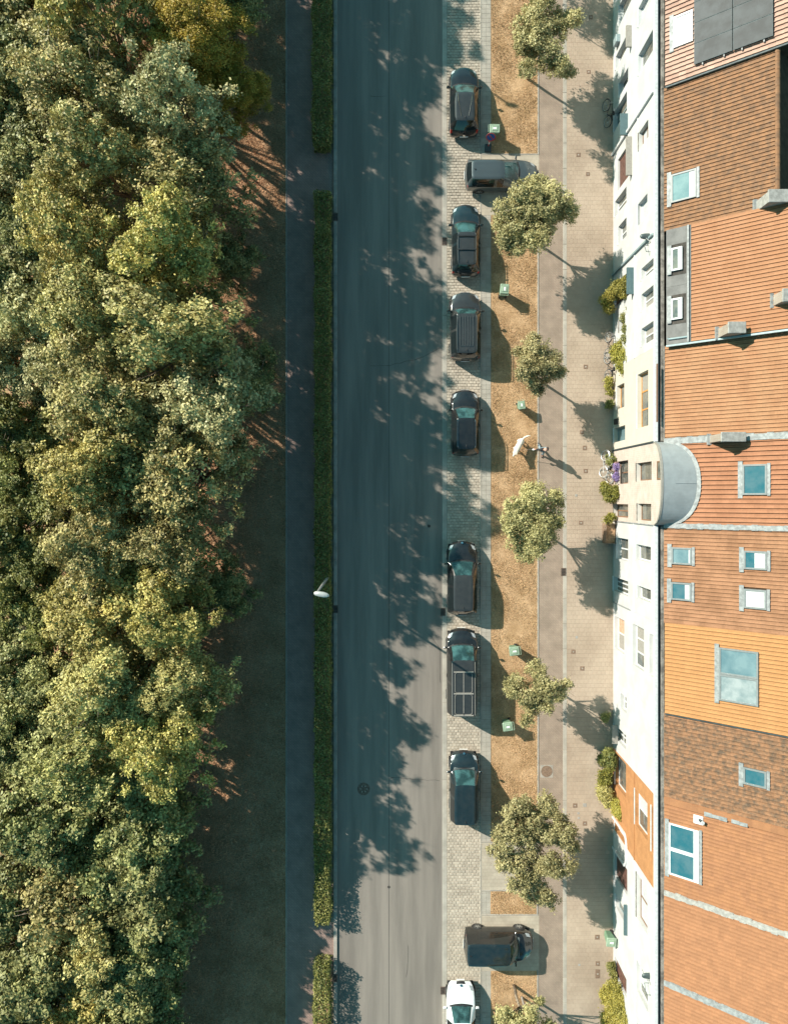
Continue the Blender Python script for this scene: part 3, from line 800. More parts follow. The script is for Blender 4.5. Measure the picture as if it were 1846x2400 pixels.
shrub([(1455,815,1.6,.42),(1448,838,1.4,.42),(1466,830,2.2,.40),(1442,822,1.0,.36),(1456,858,1.8,.35),(1476,840,2.6,.26),(1462,872,2.0,.25)], 'lowest yellow green vine on the white house with three windows', 'leaf_vine')
shrub([(1426,893,.5,.24),(1424,907,.45,.2),(1428,920,.5,.2)], 'low yellowish plants along the cream house wall', 'leaf_vine')
shrub([(1428,945,.4,.22),(1425,952,.35,.16)], 'small green plant on the cream house wall below the yellowish ones', 'leaf_bush')
shrub([(1433,1082,.7,.28),(1428,1072,.5,.2)], 'small green plant behind the bicycles at the brick house', 'leaf_bush')
shrub([(1420,1150,.6,.34),(1428,1165,.7,.36),(1440,1150,1.0,.32),(1446,1160,1.2,.25),(1416,1140,.4,.28)], 'yellow flowering shrub below the bicycles at the brick house', 'leaf_vine')
shrub([(1424,1216,.9,.24),(1432,1211,1.0,.22)], 'tufted plant growing in the slatted wooden planter', 'leaf_vine', strap=True, leaf=.07)
shrub([(1416,1683,.35,.24),(1420,1677,.4,.2)], 'small dark green shrub on the sidewalk at the all-white house', 'leaf_green')
shrub([(1424,1772,.5,.42),(1432,1785,.6,.38),(1414,1780,.4,.34)], 'spiky strap-leaved plant at the orange house door', 'leaf_bush', strap=True, leaf=.10)
shrub([(1412,1815,.6,.30),(1420,1828,.6,.34),(1408,1832,.5,.26),(1425,1806,.7,.26)], 'yellow flecked shrub between the spiky plant and the round bush', 'leaf_vine')
shrub([(1418,1863,.7,.50),(1410,1852,.6,.36),(1424,1878,.7,.36)], 'round clipped grey green bush on the sidewalk', 'leaf_olive')
shrub([(1450,1898,1.3,.44),(1446,1885,1.2,.36),(1456,1908,1.5,.36)], 'round yellow green bush against the orange house', 'leaf_vine')
shrub([(1434,2264,.4,.30),(1440,2280,.5,.32),(1448,2290,.8,.30)], 'feathery green shrub at the lower garage', 'leaf_bush')
shrub([(1440,2312,.8,.55),(1456,2328,1.6,.6),(1425,2332,.6,.55),(1446,2358,1.3,.7),(1466,2368,2.1,.65),(1428,2385,.7,.6),(1462,2405,2.0,.75),(1440,2420,1.1,.65),(1476,2392,2.6,.55),(1466,2345,2.0,.5)], 'biggest yellow green bush in the bottom right against the houses', 'leaf_vine')
# ------------------------------------------------------------------ terraced houses
XF, ZE, XT = 13.85, 7.5, 14.31      # facade plane, eaves height, first tile
def FZ(px): return H - XF*S*H/(px-CX)
def render_mat(name, c, var=.05): return mat(name, c, .85, spec=.2, var=var, scale=.8, fine=.03, fscale=20, bump=.1)
WALL = {'white': render_mat('white_render', (.46, .458, .445)), 'blue_white': render_mat('cool_white_render', (.44, .455, .455)),
        'orange': mat('orange_render', (.40, .195, .085), .9, col2=(.33, .16, .07), scale=2.5, spec=.15, fine=.08, fscale=14),
        'cream': brick_mat('cream_stone', (.50, .455, .38), (.48, .44, .37), (.40, .365, .31), .6, .3, axes='YZ', msize=.004, var=.04),
        'brick': brick_mat('pink_brick', (.43, .32, .26), (.48, .39, .335), (.48, .45, .41), .22, .075, axes='YZ', msize=.012, var=.12)}
def roof_mat(name, c, c2, isl=.14, scale=1.0, fine=.07, thresh=(.42, .6), stretch=None):
    return mat(name, c, .82, spec=.25, col2=c2, scale=scale, fine=fine, fscale=12, island=isl, thresh=thresh, stretch=stretch)
ROOF = {'A': roof_mat('tile_pink', (.40, .262, .205), (.345, .215, .165), .12),
        'B': roof_mat('tile_brown', (0.232, 0.119, 0.061), (0.136, 0.082, 0.052), .09, 3.2, .12, (.42, .68)),
        'C': roof_mat('tile_orange', (0.314, 0.155, 0.083), (0.290, 0.138, 0.071), .035),
        'D': roof_mat('tile_amber', (0.314, 0.163, 0.086), (0.282, 0.138, 0.071), .05),
        'E': roof_mat('tile_red', (0.300, 0.138, 0.076), (0.268, 0.121, 0.065), .06),
        'F': roof_mat('tile_tan', (0.282, 0.142, 0.078), (0.220, 0.109, 0.058), .05, 1.2),
        'G': roof_mat('tile_yellow', (0.361, 0.180, 0.073), (0.337, 0.165, 0.066), .03),
        'H': roof_mat('tile_mossy', (0.216, 0.111, 0.059), (0.096, 0.066, 0.045), .12, 4.0, .18, (.42, .64)),
        'I': roof_mat('tile_russet', (0.272, 0.127, 0.061), (0.242, 0.113, 0.057), .075, 2.0),
        'J': roof_mat('tile_clay', (0.276, 0.131, 0.066), (0.252, 0.120, 0.061), .075, 1.6)}
MT['underlay_shade'] = mat('roof_underlay_shade', (.055, .035, .022), .95, var=.2)  # dark deck seen in tile gaps, painting the rolls' shadow lines
MT['teal_dark'] = plain('dark_teal_metal', (.07, .12, .13), .5)
MT['lead'] = mat('lead_flashing', (.25, .26, .26), .6, .1, var=.15, scale=5)
MT['mortar'] = mat('mortar', (.30, .29, .27), .9, var=.12, scale=6)
MT['zinc'] = mat('zinc', (.33, .355, .36), .5, .3, var=.05, scale=2)
MT['gutter'] = mat('gutter_metal', (.05, .065, .07), .6, .2, var=.15, scale=5)
MT['ledge'] = mat('eaves_concrete', (.22, .20, .175), .95, var=.25, scale=3, fine=.2, fscale=20)
MT['felt'] = mat('grey_felt', (.155, .15, .145), .9, var=.10, scale=2, fine=.08)
MT['feltdark'] = mat('dark_felt', (.06, .052, .045), .9, var=.2)
MT['trim'] = plain('white_trim', (.56, .57, .57), .45)
MT['frame_grey'] = plain('grey_frame', (.17, .185, .185), .5, .0)
MT['frame_brown'] = plain('brown_frame', (.20, .11, .065), .5)
MT['frame_orange'] = plain('orange_wood', (.50, .23, .06), .5)
MT['frame_teal'] = plain('teal_frame', (.22, .29, .30), .45)
MT['pane'] = mat('window_glass', (.055, .065, .065), .06, spec=.9, col2=(.16, .15, .12), scale=1.6)
MT['blind'] = plain('white_blind', (.42, .43, .43), .6)
MT['panel'] = plain('beige_panel', (.27, .25, .22), .6)
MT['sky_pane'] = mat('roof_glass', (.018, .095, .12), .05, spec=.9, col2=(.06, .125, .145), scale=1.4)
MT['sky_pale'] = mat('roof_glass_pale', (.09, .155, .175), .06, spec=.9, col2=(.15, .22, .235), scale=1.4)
MT['sky_reflect'] = mat('roof_glass_reflect', (.17, .215, .22), .1, spec=.8, col2=(.28, .31, .31), scale=1.8)  # pale reflection put into the colour of the pane
MT['garage'] = mat('garage_wood', (.115, .058, .045), .6, var=.2, scale=6)
MT['wood'] = mat('pale_wood', (.50, .30, .20), .7, var=.12, scale=7)
MT['solar'] = mat('solar_glass', (.040, .046, .050), .55, spec=.22, var=.2, scale=1.2)
MT['chim'] = brick_mat('chimney_brick', (.27, .20, .155), (.30, .24, .19), (.32, .30, .27), .22, .08, axes='YZ', msize=.014)
MT['moss'] = mat('mossy_mortar', (.30, .25, .16), .95, var=.3, scale=8)

def house(key, py_t, py_b, wall, label, tw=.165, ex=.43, d=4.6, pitch=40, dz=0.0, wins=(), sky=(), roll=.042, skip=None, front=True, zwall=7.33, eaves=True):
    yt, yb = gy(py_t, ZE), gy(py_b, ZE)
    org = (XF, (yt+yb)/2, 0)
    hs = thing('terraced_house', org, 0, label, 'house', 'terraced houses along the street')
    y0, y1 = yb+.004, yt-.004
    # facade with openings
    holes = []
    for w in wins:
        a, b, pa, pb, at, st = w[:6]
        za, zb = max(.12, FZ(a)), FZ(b); zt = FZ(at)
        ya, yb_ = gy(pb, zt), gy(pa, zt)
        ya = max(ya, y0+.12); yb_ = min(yb_, y1-.12)
        if yb_-ya > .2: holes.append((ya, yb_, za, min(zb, zwall-.12), st))
    ys = sorted({y0, y1, *[h[0] for h in holes], *[h[1] for h in holes]}); zs = sorted({0.0, zwall, *[h[2] for h in holes], *[h[3] for h in holes]})
    mb = MB()
    for ya, yb_ in zip(ys, ys[1:]):
        for za, zb in zip(zs, zs[1:]):
            cy, cz = (ya+yb_)/2, (za+zb)/2
            if any(h[0] < cy < h[1] and h[2] < cz < h[3] for h in holes): continue
            mb.quad((XF, yb_, za), (XF, ya, za), (XF, ya, zb), (XF, yb_, zb))
    rd = .32
    for (ya, yb_, za, zb, st) in holes:
        mb.quad((XF, ya, za), (XF+rd, ya, za), (XF+rd, ya, zb), (XF, ya, zb))
        mb.quad((XF, yb_, zb), (XF+rd, yb_, zb), (XF+rd, yb_, za), (XF, yb_, za))
        mb.quad((XF, ya, zb), (XF+rd, ya, zb), (XF+rd, yb_, zb), (XF, yb_, zb))
        mb.quad((XF, yb_, za), (XF+rd, yb_, za), (XF+rd, ya, za), (XF, ya, za))
    xb = XT + 2*d*1.0
    mb.quad((XF, y0, 0), (xb, y0, 0), (xb, y0, zwall), (XF, y0, zwall)); mb.quad((xb, y1, 0), (XF, y1, 0), (XF, y1, zwall), (xb, y1, zwall))
    mb.quad((xb, y0, 0), (xb, y1, 0), (xb, y1, zwall), (xb, y0, zwall))
    mb.build('wall', WALL[wall], hs, org)
    for (ya, yb_, za, zb, st) in holes: window(hs, org, ya, yb_, za, zb, st)
    # roof
    p = math.radians(pitch); c, s = math.cos(p), math.sin(p); z0 = ZE+.03+dz
    sl = d/c
    def P(t, y, h=0.0): return Vector((XT + t*c - h*s, y, z0 + t*s + h*c))
    def s_at(px):
        k = (px-CX)/(S*H); return (k*(H-z0)-XT)/(c+k*s)
    zr = z0 + sl*s
    mb = MB()
    mb.quad(P(0, y0, -.03), P(sl, y0, -.03), P(sl, y1, -.03), P(0, y1, -.03))
    mb.quad((XT+d, y0, zr-.04), (xb, y0, z0), (xb, y1, z0), (XT+d, y1, zr-.04))
    for y, sg in ((y0+.002, 1), (y1-.002, -1)):
        pts = [(XT, y, 7.2), (xb, y, 7.2), (xb, y, z0), (XT+d, y, zr-.04), (XT, y, z0-.03)]
        mb.poly(pts if sg > 0 else pts[::-1])
    rf = mb.build('roof', MT['underlay_shade'], hs, org)
    # skylights: rectangles the tiles stop at
    cut = []
    for k in sky:
        t0, t1 = s_at(k[0]), s_at(k[1]); zm = z0 + (t0+t1)/2*s
        ya, yb_ = gy(k[3], zm), gy(k[2], zm)
        cut.append((t0-.06, t1-.04, ya+.04, yb_-.04)); skylight(hs, org, P, t0, t1, ya, yb_, k[4] if len(k) > 4 else {})
    # tiles
    n = max(1, int(round((y1-y0)/tw))); tw2 = (y1-y0)/n; nc = int(math.ceil(sl/ex)); ex2 = sl/nc
    tl = []
    for j in range(nc):
        for i in range(n):
            t = j*ex2; y = y0 + i*tw2
            tc, yc = t+ex2/2, y+tw2/2
            if any(a < tc < b and e < yc < f for (a, b, e, f) in cut): continue
            if skip and skip(tc, yc, z0+tc*s): continue
            tl.append((t, y))
    prof = [(0.0, .002), (.42, .004), (.66, roll*.6), (.82, roll), (.885, roll*.96), (.895, .0)]  # stops short of the next tile; the dark gap draws a shadow line
    def tile_vf():
        vs = []; lo = .026
        for (x, lift) in ((-.012, lo), (ex2+.02, .004)):
            for (a, b) in prof: vs.append((x, (1-a)*tw2, b+lift))
        for (a, b) in prof: vs.append((-.012, (1-a)*tw2, 0.0))
        m = len(prof); fs = []
        for i in range(m-1):
            fs.append((i+1, i, m+i, m+i+1)); fs.append((2*m+i+1, 2*m+i, i, i+1))
        fs.append((0, 2*m, 3*m-1) if False else (m-1, 2*m-1, 3*m-1))
        return vs, fs
    vs, fs = tile_vf()
    me = bpy.data.meshes.new('roof_tile'); me.from_pydata(vs, [], fs); me.update()
    me.materials.append(ROOF[key])
    tl.sort(key=lambda q: (-q[0], abs(q[1])))
    for (t, y) in tl[:295]:
        q = P(t, y) - Vector(org)
        o = bpy.data.objects.new('roof_tile', me); COL.objects.link(o); o.parent = hs; o.location = q
        o.rotation_euler = (R(-.006, .006), -p+R(-.004, .004), R(-.006, .006))
    if tl[295:]:
        rot = Matrix.Rotation(-p, 3, 'Y'); mb = MB(); rv = [rot @ Vector(v) for v in vs]
        for (t, y) in tl[295:]:
            q = P(t, y); mb.add([q+v+Vector((0, 0, R(0, .004))) for v in rv], fs)
        mb.build('far_tiles', ROOF[key], hs, org, kind='stuff')
    # ridge tiles
    rm = MB(); prof2 = [(math.cos(a)*.13, math.sin(a)*.10) for a in [math.pi*k/6 for k in range(7)]]
    vs2 = [(x, 0, z) for x, z in prof2] + [(x*.9, .43, z*.9) for x, z in prof2]
    rm.add(vs2, [(i, i+1, 8+i, 7+i) for i in range(6)] + [tuple(range(7))])
    rme = rm.mesh('ridge_tile'); rme.materials.append(ROOF[key]); y = y0
    while y < y1-.2:
        o = bpy.data.objects.new('ridge_tile', rme); COL.objects.link(o); o.parent = hs
        o.location = Vector((XT+d, y, zr+.005)) - Vector(org); y += .41
    # eaves
    if eaves:
        MB().box(XF-.05, XF+.11, y0, y1, zwall, 7.54).build('cornice', MT['trim'], hs, org)
        MB().quad((XF+.11, y0, 7.36), (XF+.30, y0, 7.36), (XF+.30, y1, 7.36), (XF+.11, y1, 7.36)).build('gutter', MT['gutter'], hs, org)
        MB().box(XF+.30, XT-.004, y0, y1, 7.34, 7.50+R(-.01, .02)).build('eaves_ledge', MT['ledge'], hs, org)
    return dict(o=hs, org=org, P=P, s_at=s_at, y0=y0, y1=y1, z0=z0, s=s, c=c, sl=sl, p=p)

def window(hs, org, ya, yb, za, zb, st):
    """st: frame material, pane, columns, rows"""
    fm, pm, ny, nz = (tuple(st)+(1,))[:4]
    x = XF+.22; fw = .07
    if fm == 'garage':
        f = MB().box(XF+.14, XF+.20, ya, yb, za, zb).build('garage_door', MT['garage'], hs, org)
        n = ny
        for i in range(n):
            h = (zb-za)/n
            MB().bbox(0, yb-ya-.04, 0, h-.03, 0, .02, .006, Matrix.Translation((XF+.139, yb-.02, za+.015+i*h)) @ Matrix(((0,0,-1,0),(-1,0,0,0),(0,1,0,0),(0,0,0,1)))).build('board', MT['garage'], f, org)
        return
    mb = MB().box(x, x+.07, ya, ya+fw, za, zb).box(x, x+.07, yb-fw, yb, za, zb).box(x, x+.07, ya+fw, yb-fw, za, za+fw).box(x, x+.07, ya+fw, yb-fw, zb-fw, zb)
    for i in range(1, ny):
        y = ya + (yb-ya)*i/ny; mb.box(x+.003, x+.067, y-.04, y+.04, za+fw, zb-fw)
    for i in range(1, nz):
        z = za + (zb-za)*i/nz; mb.box(x+.005, x+.065, ya+fw, yb-fw, z-.03, z+.03)
    f = mb.build('window', MT[fm], hs, org)
    for i in range(ny):
        a, b = ya+(yb-ya)*i/ny, ya+(yb-ya)*(i+1)/ny
        for j in range(nz):
            e, g = za+(zb-za)*j/nz, za+(zb-za)*(j+1)/nz
            m = pm if isinstance(pm, str) else pm[(i*nz+j) % len(pm)]
            MB().box(x+.03, x+.045, a+.02, b-.02, e+.02, g-.02).build('pane', MT[m], f, org)
    if len(st) < 5: MB().box(XF-.05, XF+.12, ya-.03, yb+.03, za-.07, za-.004).build('sill', MT['trim'] if fm != 'frame_brown' else MT['ledge'], f, org)

def skylight(hs, org, P, t0, t1, ya, yb, o):
    fm = MT[o.get('frame', 'frame_grey')]; n = o.get('n', 1)
    def pb(mb, a, b, c, d, h0, h1):
        v = [P(a, c, h0), P(b, c, h0), P(b, d, h0), P(a, d, h0), P(a, c, h1), P(b, c, h1), P(b, d, h1), P(a, d, h1)]
        mb.add(v, [(4,5,6,7),(0,1,5,4),(1,2,6,5),(2,3,7,6),(3,0,4,7)])
    mb = MB(); w = .085; hh = .12
    for i in range(n):
        a, b = ya+(yb-ya)*i/n+.005, ya+(yb-ya)*(i+1)/n-.005
        pb(mb, t0, t0+w, a, b, 0, hh); pb(mb, t1-w, t1, a, b, 0, hh); pb(mb, t0+w, t1-w, a, a+w, 0, hh-.003); pb(mb, t0+w, t1-w, b-w, b, 0, hh-.003)
    f = mb.build('skylight', fm, hs, org)
    for i in range(n):
        a, b = ya+(yb-ya)*i/n+.02, ya+(yb-ya)*(i+1)/n-.02
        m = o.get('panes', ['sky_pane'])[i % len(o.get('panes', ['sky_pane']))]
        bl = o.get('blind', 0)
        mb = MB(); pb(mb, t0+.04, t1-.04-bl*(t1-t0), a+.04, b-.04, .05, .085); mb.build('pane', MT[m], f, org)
        if bl: mb = MB(); pb(mb, t1-.04-bl*(t1-t0), t1-.04, a+.04, b-.04, .05, .082); mb.build('blind', MT['blind'], f, org)
    mb = MB(); pb(mb, t0-.22, t0-.005, ya-.16, yb+.16, .0, .092); mb.build('apron', MT['lead'], f, org)
    if o.get('top', 1): mb = MB(); pb(mb, t1+.005, t1+.15, ya-.04, yb+.04, .0, .092); mb.build('apron', MT['lead'], f, org)

GL = ('trim', 'pane', 1, 1); GLB = ('frame_brown', 'pane', 1, 1)
W2 = ('trim', 'pane', 2, 1); WB = ('trim', 'blind', 1, 1)
hA = house('A', -330, 208, 'blue_white', 'white house at the top with solar panels on its pink roof', tw=.235, ex=.36, dz=.16, roll=.06,
    wins=[(1450, 1479, 14, 60, 1450, ('trim', 'pane', 1, 1)), (1442, 1478, 133, 163, 1442, ('trim', 'pane', 2, 1)), (1495, 1529, 130, 176, 1495, GL),
          (1450, 1471, 157, 190, 1471, GL), (1495, 1529, 20, 62, 1495, WB), (1438, 1468, 262, 305, 1440, ('frame_teal', 'pane', 2, 1)), (1450, 1479, -130, -70, 1450, GL), (1495, 1529, -150, -90, 1495, GL)],
    sky=[(1579, 1624, 33, 106, {'frame': 'trim', 'panes': ['blind'], 'top': 0})])
hB = house('B', 208, 545, 'white', 'white house with a weathered brown tiled roof and a single skylight', tw=.195, ex=.265, d=4.15,
    wins=[(1447, 1478, 372, 444, 1449, ('garage', '', 5)), (1440, 1467, 437, 474, 1467, W2), (1496, 1518, 312, 352, 1496, ('frame_brown', ['blind', 'pane'], 1, 2)),
          (1448, 1467, 509, 552, 1467, W2), (1494, 1516, 453, 505, 1516, WB)],
    sky=[(1573, 1632, 403, 470, {'panes': ['sky_pale'], 'blind': .25})])
def skipC(t, y, z): return t < 0.15
# house C: a steep felted slope below the tiles
hC = house('C', 545, 812, 'white', 'white house with a grey felt slope of two skylights below bright orange tiles', tw=.2, ex=.265, d=4.9, pitch=40.5, dz=.28,
    wins=[(1502, 1536, 599, 627, 1536, ('trim', ['pane', 'panel'], 2, 1)), (1502, 1536, 663, 704, 1536, ('trim', ['panel', 'pane'], 2, 1)), (1502, 1536, 748, 791, 1536, ('trim', ['pane', 'panel'], 2, 1)),
          (1439, 1480, 662, 715, 1445, ('garage', '', 6)), (1450, 1464, 742, 768, 1464, GLB)], skip=lambda t, y, z: t < 1.28)
hD = house('D', 812, 1035, 'cream', 'cream stone house with orange wooden windows and an amber roof', tw=.2, ex=.28, roll=.035, d=4.7,
    wins=[(1493, 1518, 866, 997, 1518, ('frame_orange', ['pane', 'pane', 'panel'], 3, 1)), (1445, 1462, 897, 953, 1462, ('frame_orange', ['pane', 'panel'], 1, 1)), (1438, 1464, 996, 1031, 1464, ('frame_teal', 'sky_pale', 1, 1))])
EC = (gy(1035, ZE)+gy(1232, ZE))/2; EW = (gy(1035, ZE)-gy(1232, ZE))/2-.03; ER = 1.10
def vault_z(y):
    u = min(1, abs(y-EC)/EW); return 7.52 + ER*math.sqrt(max(0, 1-u**2.3))
hE = house('E', 1035, 1232, 'brick', 'pink brick house with a curved zinc gable roof', tw=.24, ex=.30, roll=.065, d=4.7,
    wins=[(1444, 1471, 1078, 1133, 1471, ('frame_brown', 'pane', 2, 1)), (1491, 1526, 1081, 1125, 1526, ('frame_brown', 'pane', 1, 1)), (1438, 1471, 1182, 1214, 1471, ('frame_brown', 'pane', 2, 1)), (1493, 1525, 1181, 1222, 1525, ('frame_brown', 'pane', 1, 1))],
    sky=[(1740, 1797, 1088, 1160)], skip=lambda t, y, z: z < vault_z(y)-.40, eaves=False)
SKF = {'blind': .28}
hF = house('F', 1232, 1458, 'white', 'white house with four small skylights in a tan roof', tw=.2, ex=.265, roll=.035, dz=-.02,
    wins=[(1445, 1471, 1264, 1316, 1471, W2), (1490, 1524, 1282, 1319, 1524, GL), (1436, 1471, 1363, 1398, 1471, ('trim', 'pane', 3, 1)), (1493, 1524, 1383, 1413, 1524, GL)],
    sky=[(1574, 1621, 1283, 1323, {'blind': .12, 'panes': ['sky_pale']}), (1743, 1797, 1291, 1335, {'blind': .5}), (1573, 1620, 1365, 1407, SKF), (1743, 1796, 1381, 1427, {'panes': ['blind']})])
hG = house('G', 1458, 1670, 'white', 'white house with a bright yellow orange roof and a double skylight', tw=.205, ex=.265, roll=.035, dz=.1,
    wins=[(1440, 1462, 1455, 1534, 1462, ('trim', ['panel', 'wood'], 2, 1)), (1482, 1508, 1475, 1575, 1508, ('trim', ['pane', 'panel', 'panel'], 3, 1)), (1521, 1536, 1492, 1592, 1536, ('trim', ['pane', 'panel', 'panel'], 3, 1))],
    sky=[(1685, 1777, 1522, 1648, {'n': 2, 'panes': ['sky_reflect', 'sky_pale'], 'top': 0})])
hH = house('H', 1670, 1866, 'white', 'plain white house with a mossy brown roof and one teal skylight', tw=.19, ex=.25, roll=.04,
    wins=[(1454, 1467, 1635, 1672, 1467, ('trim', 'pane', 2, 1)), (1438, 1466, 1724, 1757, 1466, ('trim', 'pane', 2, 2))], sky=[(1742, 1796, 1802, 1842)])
hI = house('I', 1866, 2090, 'orange', 'orange rendered house with a white framed double skylight', tw=.19, ex=.26, roll=.05, dz=.02,
    wins=[(1441, 1466, 1782, 1870, 1466, ('trim', 'pane', 1, 1)), (1487, 1516, 1883, 1970, 1516, ('trim', ['pane', 'blind'], 2, 1)), (1526, 1536, 1900, 2008, 1536, ('trim', 'panel', 1, 1)), (1440, 1467, 1960, 1993, 1467, ('trim', 'pane', 1, 2))],
    sky=[(1568, 1638, 1936, 2058, {'frame': 'trim', 'n': 2, 'blind': .16})])
hJ = house('J', 2090, 2302, 'white', 'white house with a dark garage, second from the bottom', tw=.2, ex=.28, roll=.055,
    wins=[(1440, 1469, 2039, 2100, 1469, ('garage', '', 4)), (1442, 1467, 2140, 2180, 1467, ('frame_teal', 'pane', 1, 1)), (1491, 1516, 2046, 2150, 1492, ('frame_brown', 'blind', 2, 1)), (1440, 1467, 2218, 2258, 1467, ('garage', '', 4))])
hK = house('J', 2302, 2640, 'white', 'lowest white house behind the biggest bush', tw=.2, ex=.28, roll=.055,
    wins=[(1440, 1467, 2296, 2340, 1467, ('garage', '', 4)), (1491, 1517, 2298, 2372, 1517, ('trim', ['pane', 'blind', 'pane'], 3, 1)), (1491, 1517, 2450, 2520, 1517, GL)])

# house C felt slope with its two roof windows and inner gutter
def pslab(d, t0, t1, ya, yb, h0, h1, name, m, parent=None):
    P = d['P']; mb = MB()
    v = [P(t0, ya, h0), P(t1, ya, h0), P(t1, yb, h0), P(t0, yb, h0), P(t0, ya, h1), P(t1, ya, h1), P(t1, yb, h1), P(t0, yb, h1)]
    mb.add(v, [(4,5,6,7),(0,1,5,4),(1,2,6,5),(2,3,7,6),(3,0,4,7)])
    return mb.build(name, MT[m], parent or d['o'], d['org'])
for i in range(4):
    w = (hC['y1']-hC['y0'])/4; pslab(hC, 0.0, 1.08, hC['y0']+i*w+.004, hC['y0']+(i+1)*w-.004, 0, .03, 'felt_sheet', 'felt')
pslab(hC, 1.10, 1.18, hC['y0'], hC['y1'], 0, .10, 'inner_gutter', 'lead'); pslab(hC, 1.19, 1.27, hC['y0'], hC['y1'], 0, .03, 'gutter', 'gutter')
for (a, b) in ((579, 633), (698, 748)):
    z = hC['z0']+.5; ya, yb = gy(b, z), gy(a, z)
    pslab(hC, .22, 1.02, ya-.22, yb+.2, .031, .038, 'felt_patch', 'feltdark')
    skylight(hC['o'], hC['org'], lambda t, y, h=0, P=hC['P']: P(t, y, h+.04), .30, .86, ya, yb, {'frame': 'trim', 'panes': ['pane'], 'blind': .35, 'top': 0})
MB().tube([hC['P'](.1, hC['y0']+.35, .08), hC['P'](.14, hC['y0']+.28, .07), hC['P'](1.1, hC['y0']+.28, .07)], .05, 8).build('pipe', MT['frame_teal'], hC['o'], hC['org'])
# flashing strips between the roofs, uneven like hand-laid mortar
def seam_strip(d, side, w, m, h=.06, name='flashing', rag=.05, t0=0.0, t1=None, off=0.0):
    P = d['P']; y = (d['y0'] if side == 0 else d['y1']) + off; t1 = t1 or d['sl']
    n = int((t1-t0)/.28); mb = MB()
    for i in range(n):
        a, b = t0+(t1-t0)*i/n, t0+(t1-t0)*(i+1)/n
        wa, wb = w/2+R(0, rag), w/2+R(0, rag); hh = h + R(0, .012)
        v = [P(a, y-wa, .015), P(b, y-wa, .015), P(b, y+wb, .015), P(a, y+wb, .015), P(a, y-wa*.75, hh), P(b, y-wa*.75, hh), P(b, y+wb*.75, hh), P(a, y+wb*.75, hh)]
        mb.add(v, [(4,5,6,7),(0,1,5,4),(1,2,6,5),(2,3,7,6),(3,0,4,7)])
    return mb.build(name, MT[m] if m in MT else ROOF[m], d['o'], d['org'])
seam_strip(hD, 0, .34, 'lead', .09); seam_strip(hF, 1, .26, 'lead', .10)
seam_strip(hI, 0, .24, 'mortar', .10, rag=.08); seam_strip(hJ, 0, .30, 'lead', .10, rag=.05)
seam_strip(hI, 1, .40, 'I', .10, name='hip_tiles', rag=.02, off=-.18)
for (a, b) in ((2.05, 3.15), (3.35, 4.1)): seam_strip(hI, 1, .2, 'lead', .13, t0=a, t1=b, off=-.30)
seam_strip(hA, 0, .10, 'gutter', .05, name='verge', rag=0, off=-.055); seam_strip(hC, 0, .12, 'frame_teal', .06, name='verge', rag=0, off=-.06)
seam_strip(hG, 0, .06, 'gutter', .04, name='verge', rag=0, off=-.03); seam_strip(hF, 0, .10, 'F', .06, name='verge', rag=0)  # house G: dark strip painted in as the shadow line of its edge
pslab(hD, 0.0, .02, hD['y0'], hD['y1'], .0, .09, 'eaves_lead', 'mortar')
# brick gable and zinc barrel roof of house E
org = hE['org']; N_ = 28
ang = [EC-EW+2*EW*k/N_ for k in range(N_+1)]
mb = MB()
for a, b in zip(ang, ang[1:]): mb.quad((XF, b, 7.33), (XF, a, 7.33), (XF, a, vault_z(a)), (XF, b, vault_z(b)))
mb.build('gable', WALL['brick'], hE['o'], org)
mb = MB(); mb2 = MB()
def xint(z): return XT + max(0.0, (z-hE['z0'])/hE['s']*hE['c'])+.06
for a, b in zip(ang, ang[1:]):
    za, zb = vault_z(a)+.05, vault_z(b)+.05
    for k in range(6):
        f = k/6; g = (k+1)/6; xa0, xa1 = XF-.02, max(xint(za), XF+.5); xb0, xb1 = XF-.02, max(xint(zb), XF+.5)
        mb.quad((xa0+(xa1-xa0)*f, a, za), (xa0+(xa1-xa0)*g, a, za), (xb0+(xb1-xb0)*g, b, zb), (xb0+(xb1-xb0)*f, b, zb))
    mb2.quad((XF-.12, b, zb-.13), (XF-.12, a, za-.13), (XF-.12, a, za+.02), (XF-.12, b, zb+.02)); mb2.quad((XF-.12, a, za+.02), (XF-.015, a, za+.02), (XF-.015, b, zb+.02), (XF-.12, b, zb+.02))
    mb2.quad((XF-.12, b, zb-.13), (XF-.01, b, zb-.13), (XF-.01, a, za-.13), (XF-.12, a, za-.13))
mb3 = MB()
for a, b in zip(ang, ang[1:]):
    pr = []
    for y in (a, b):
        z = vault_z(y)+.05; x = max(xint(z), XF+.5); t = max(0.0, (x-XT)/hE['c'])
        u = (y-EC)/EW; pr.append((hE['P'](t-.16, y-u*.02, .10), hE['P'](t+.04, y+u*.03, .10)))
    mb3.quad(pr[0][0], pr[0][1], pr[1][1], pr[1][0])
mb3.build('zinc_flashing', MT['lead'], hE['o'], org, smooth=True)
mb.build('barrel_roof', MT['zinc'], hE['o'], org, smooth=True); mb2.build('gable_trim', MT['frame_brown'] if False else MT['panel'], hE['o'], org)
MB().box(XF+.6, xint(8.78), EC-.012, EC+.012, vault_z(EC)+.045, vault_z(EC)+.068).build('zinc_seam', MT['zinc'], hE['o'], org)
f = MB().box(XF-.03, XF+.02, gy(1124, 8.2), gy(1080, 8.2), 7.75, 7.83).box(XF-.03, XF+.02, gy(1124, 8.2), gy(1080, 8.2), 8.32, 8.40).box(XF-.03, XF+.02, gy(1124, 8.2), gy(1124, 8.2)+.08, 7.83, 8.32).box(XF-.03, XF+.02, gy(1080, 8.2)-.08, gy(1080, 8.2), 7.83, 8.32).build('window', MT['frame_brown'], hE['o'], org)
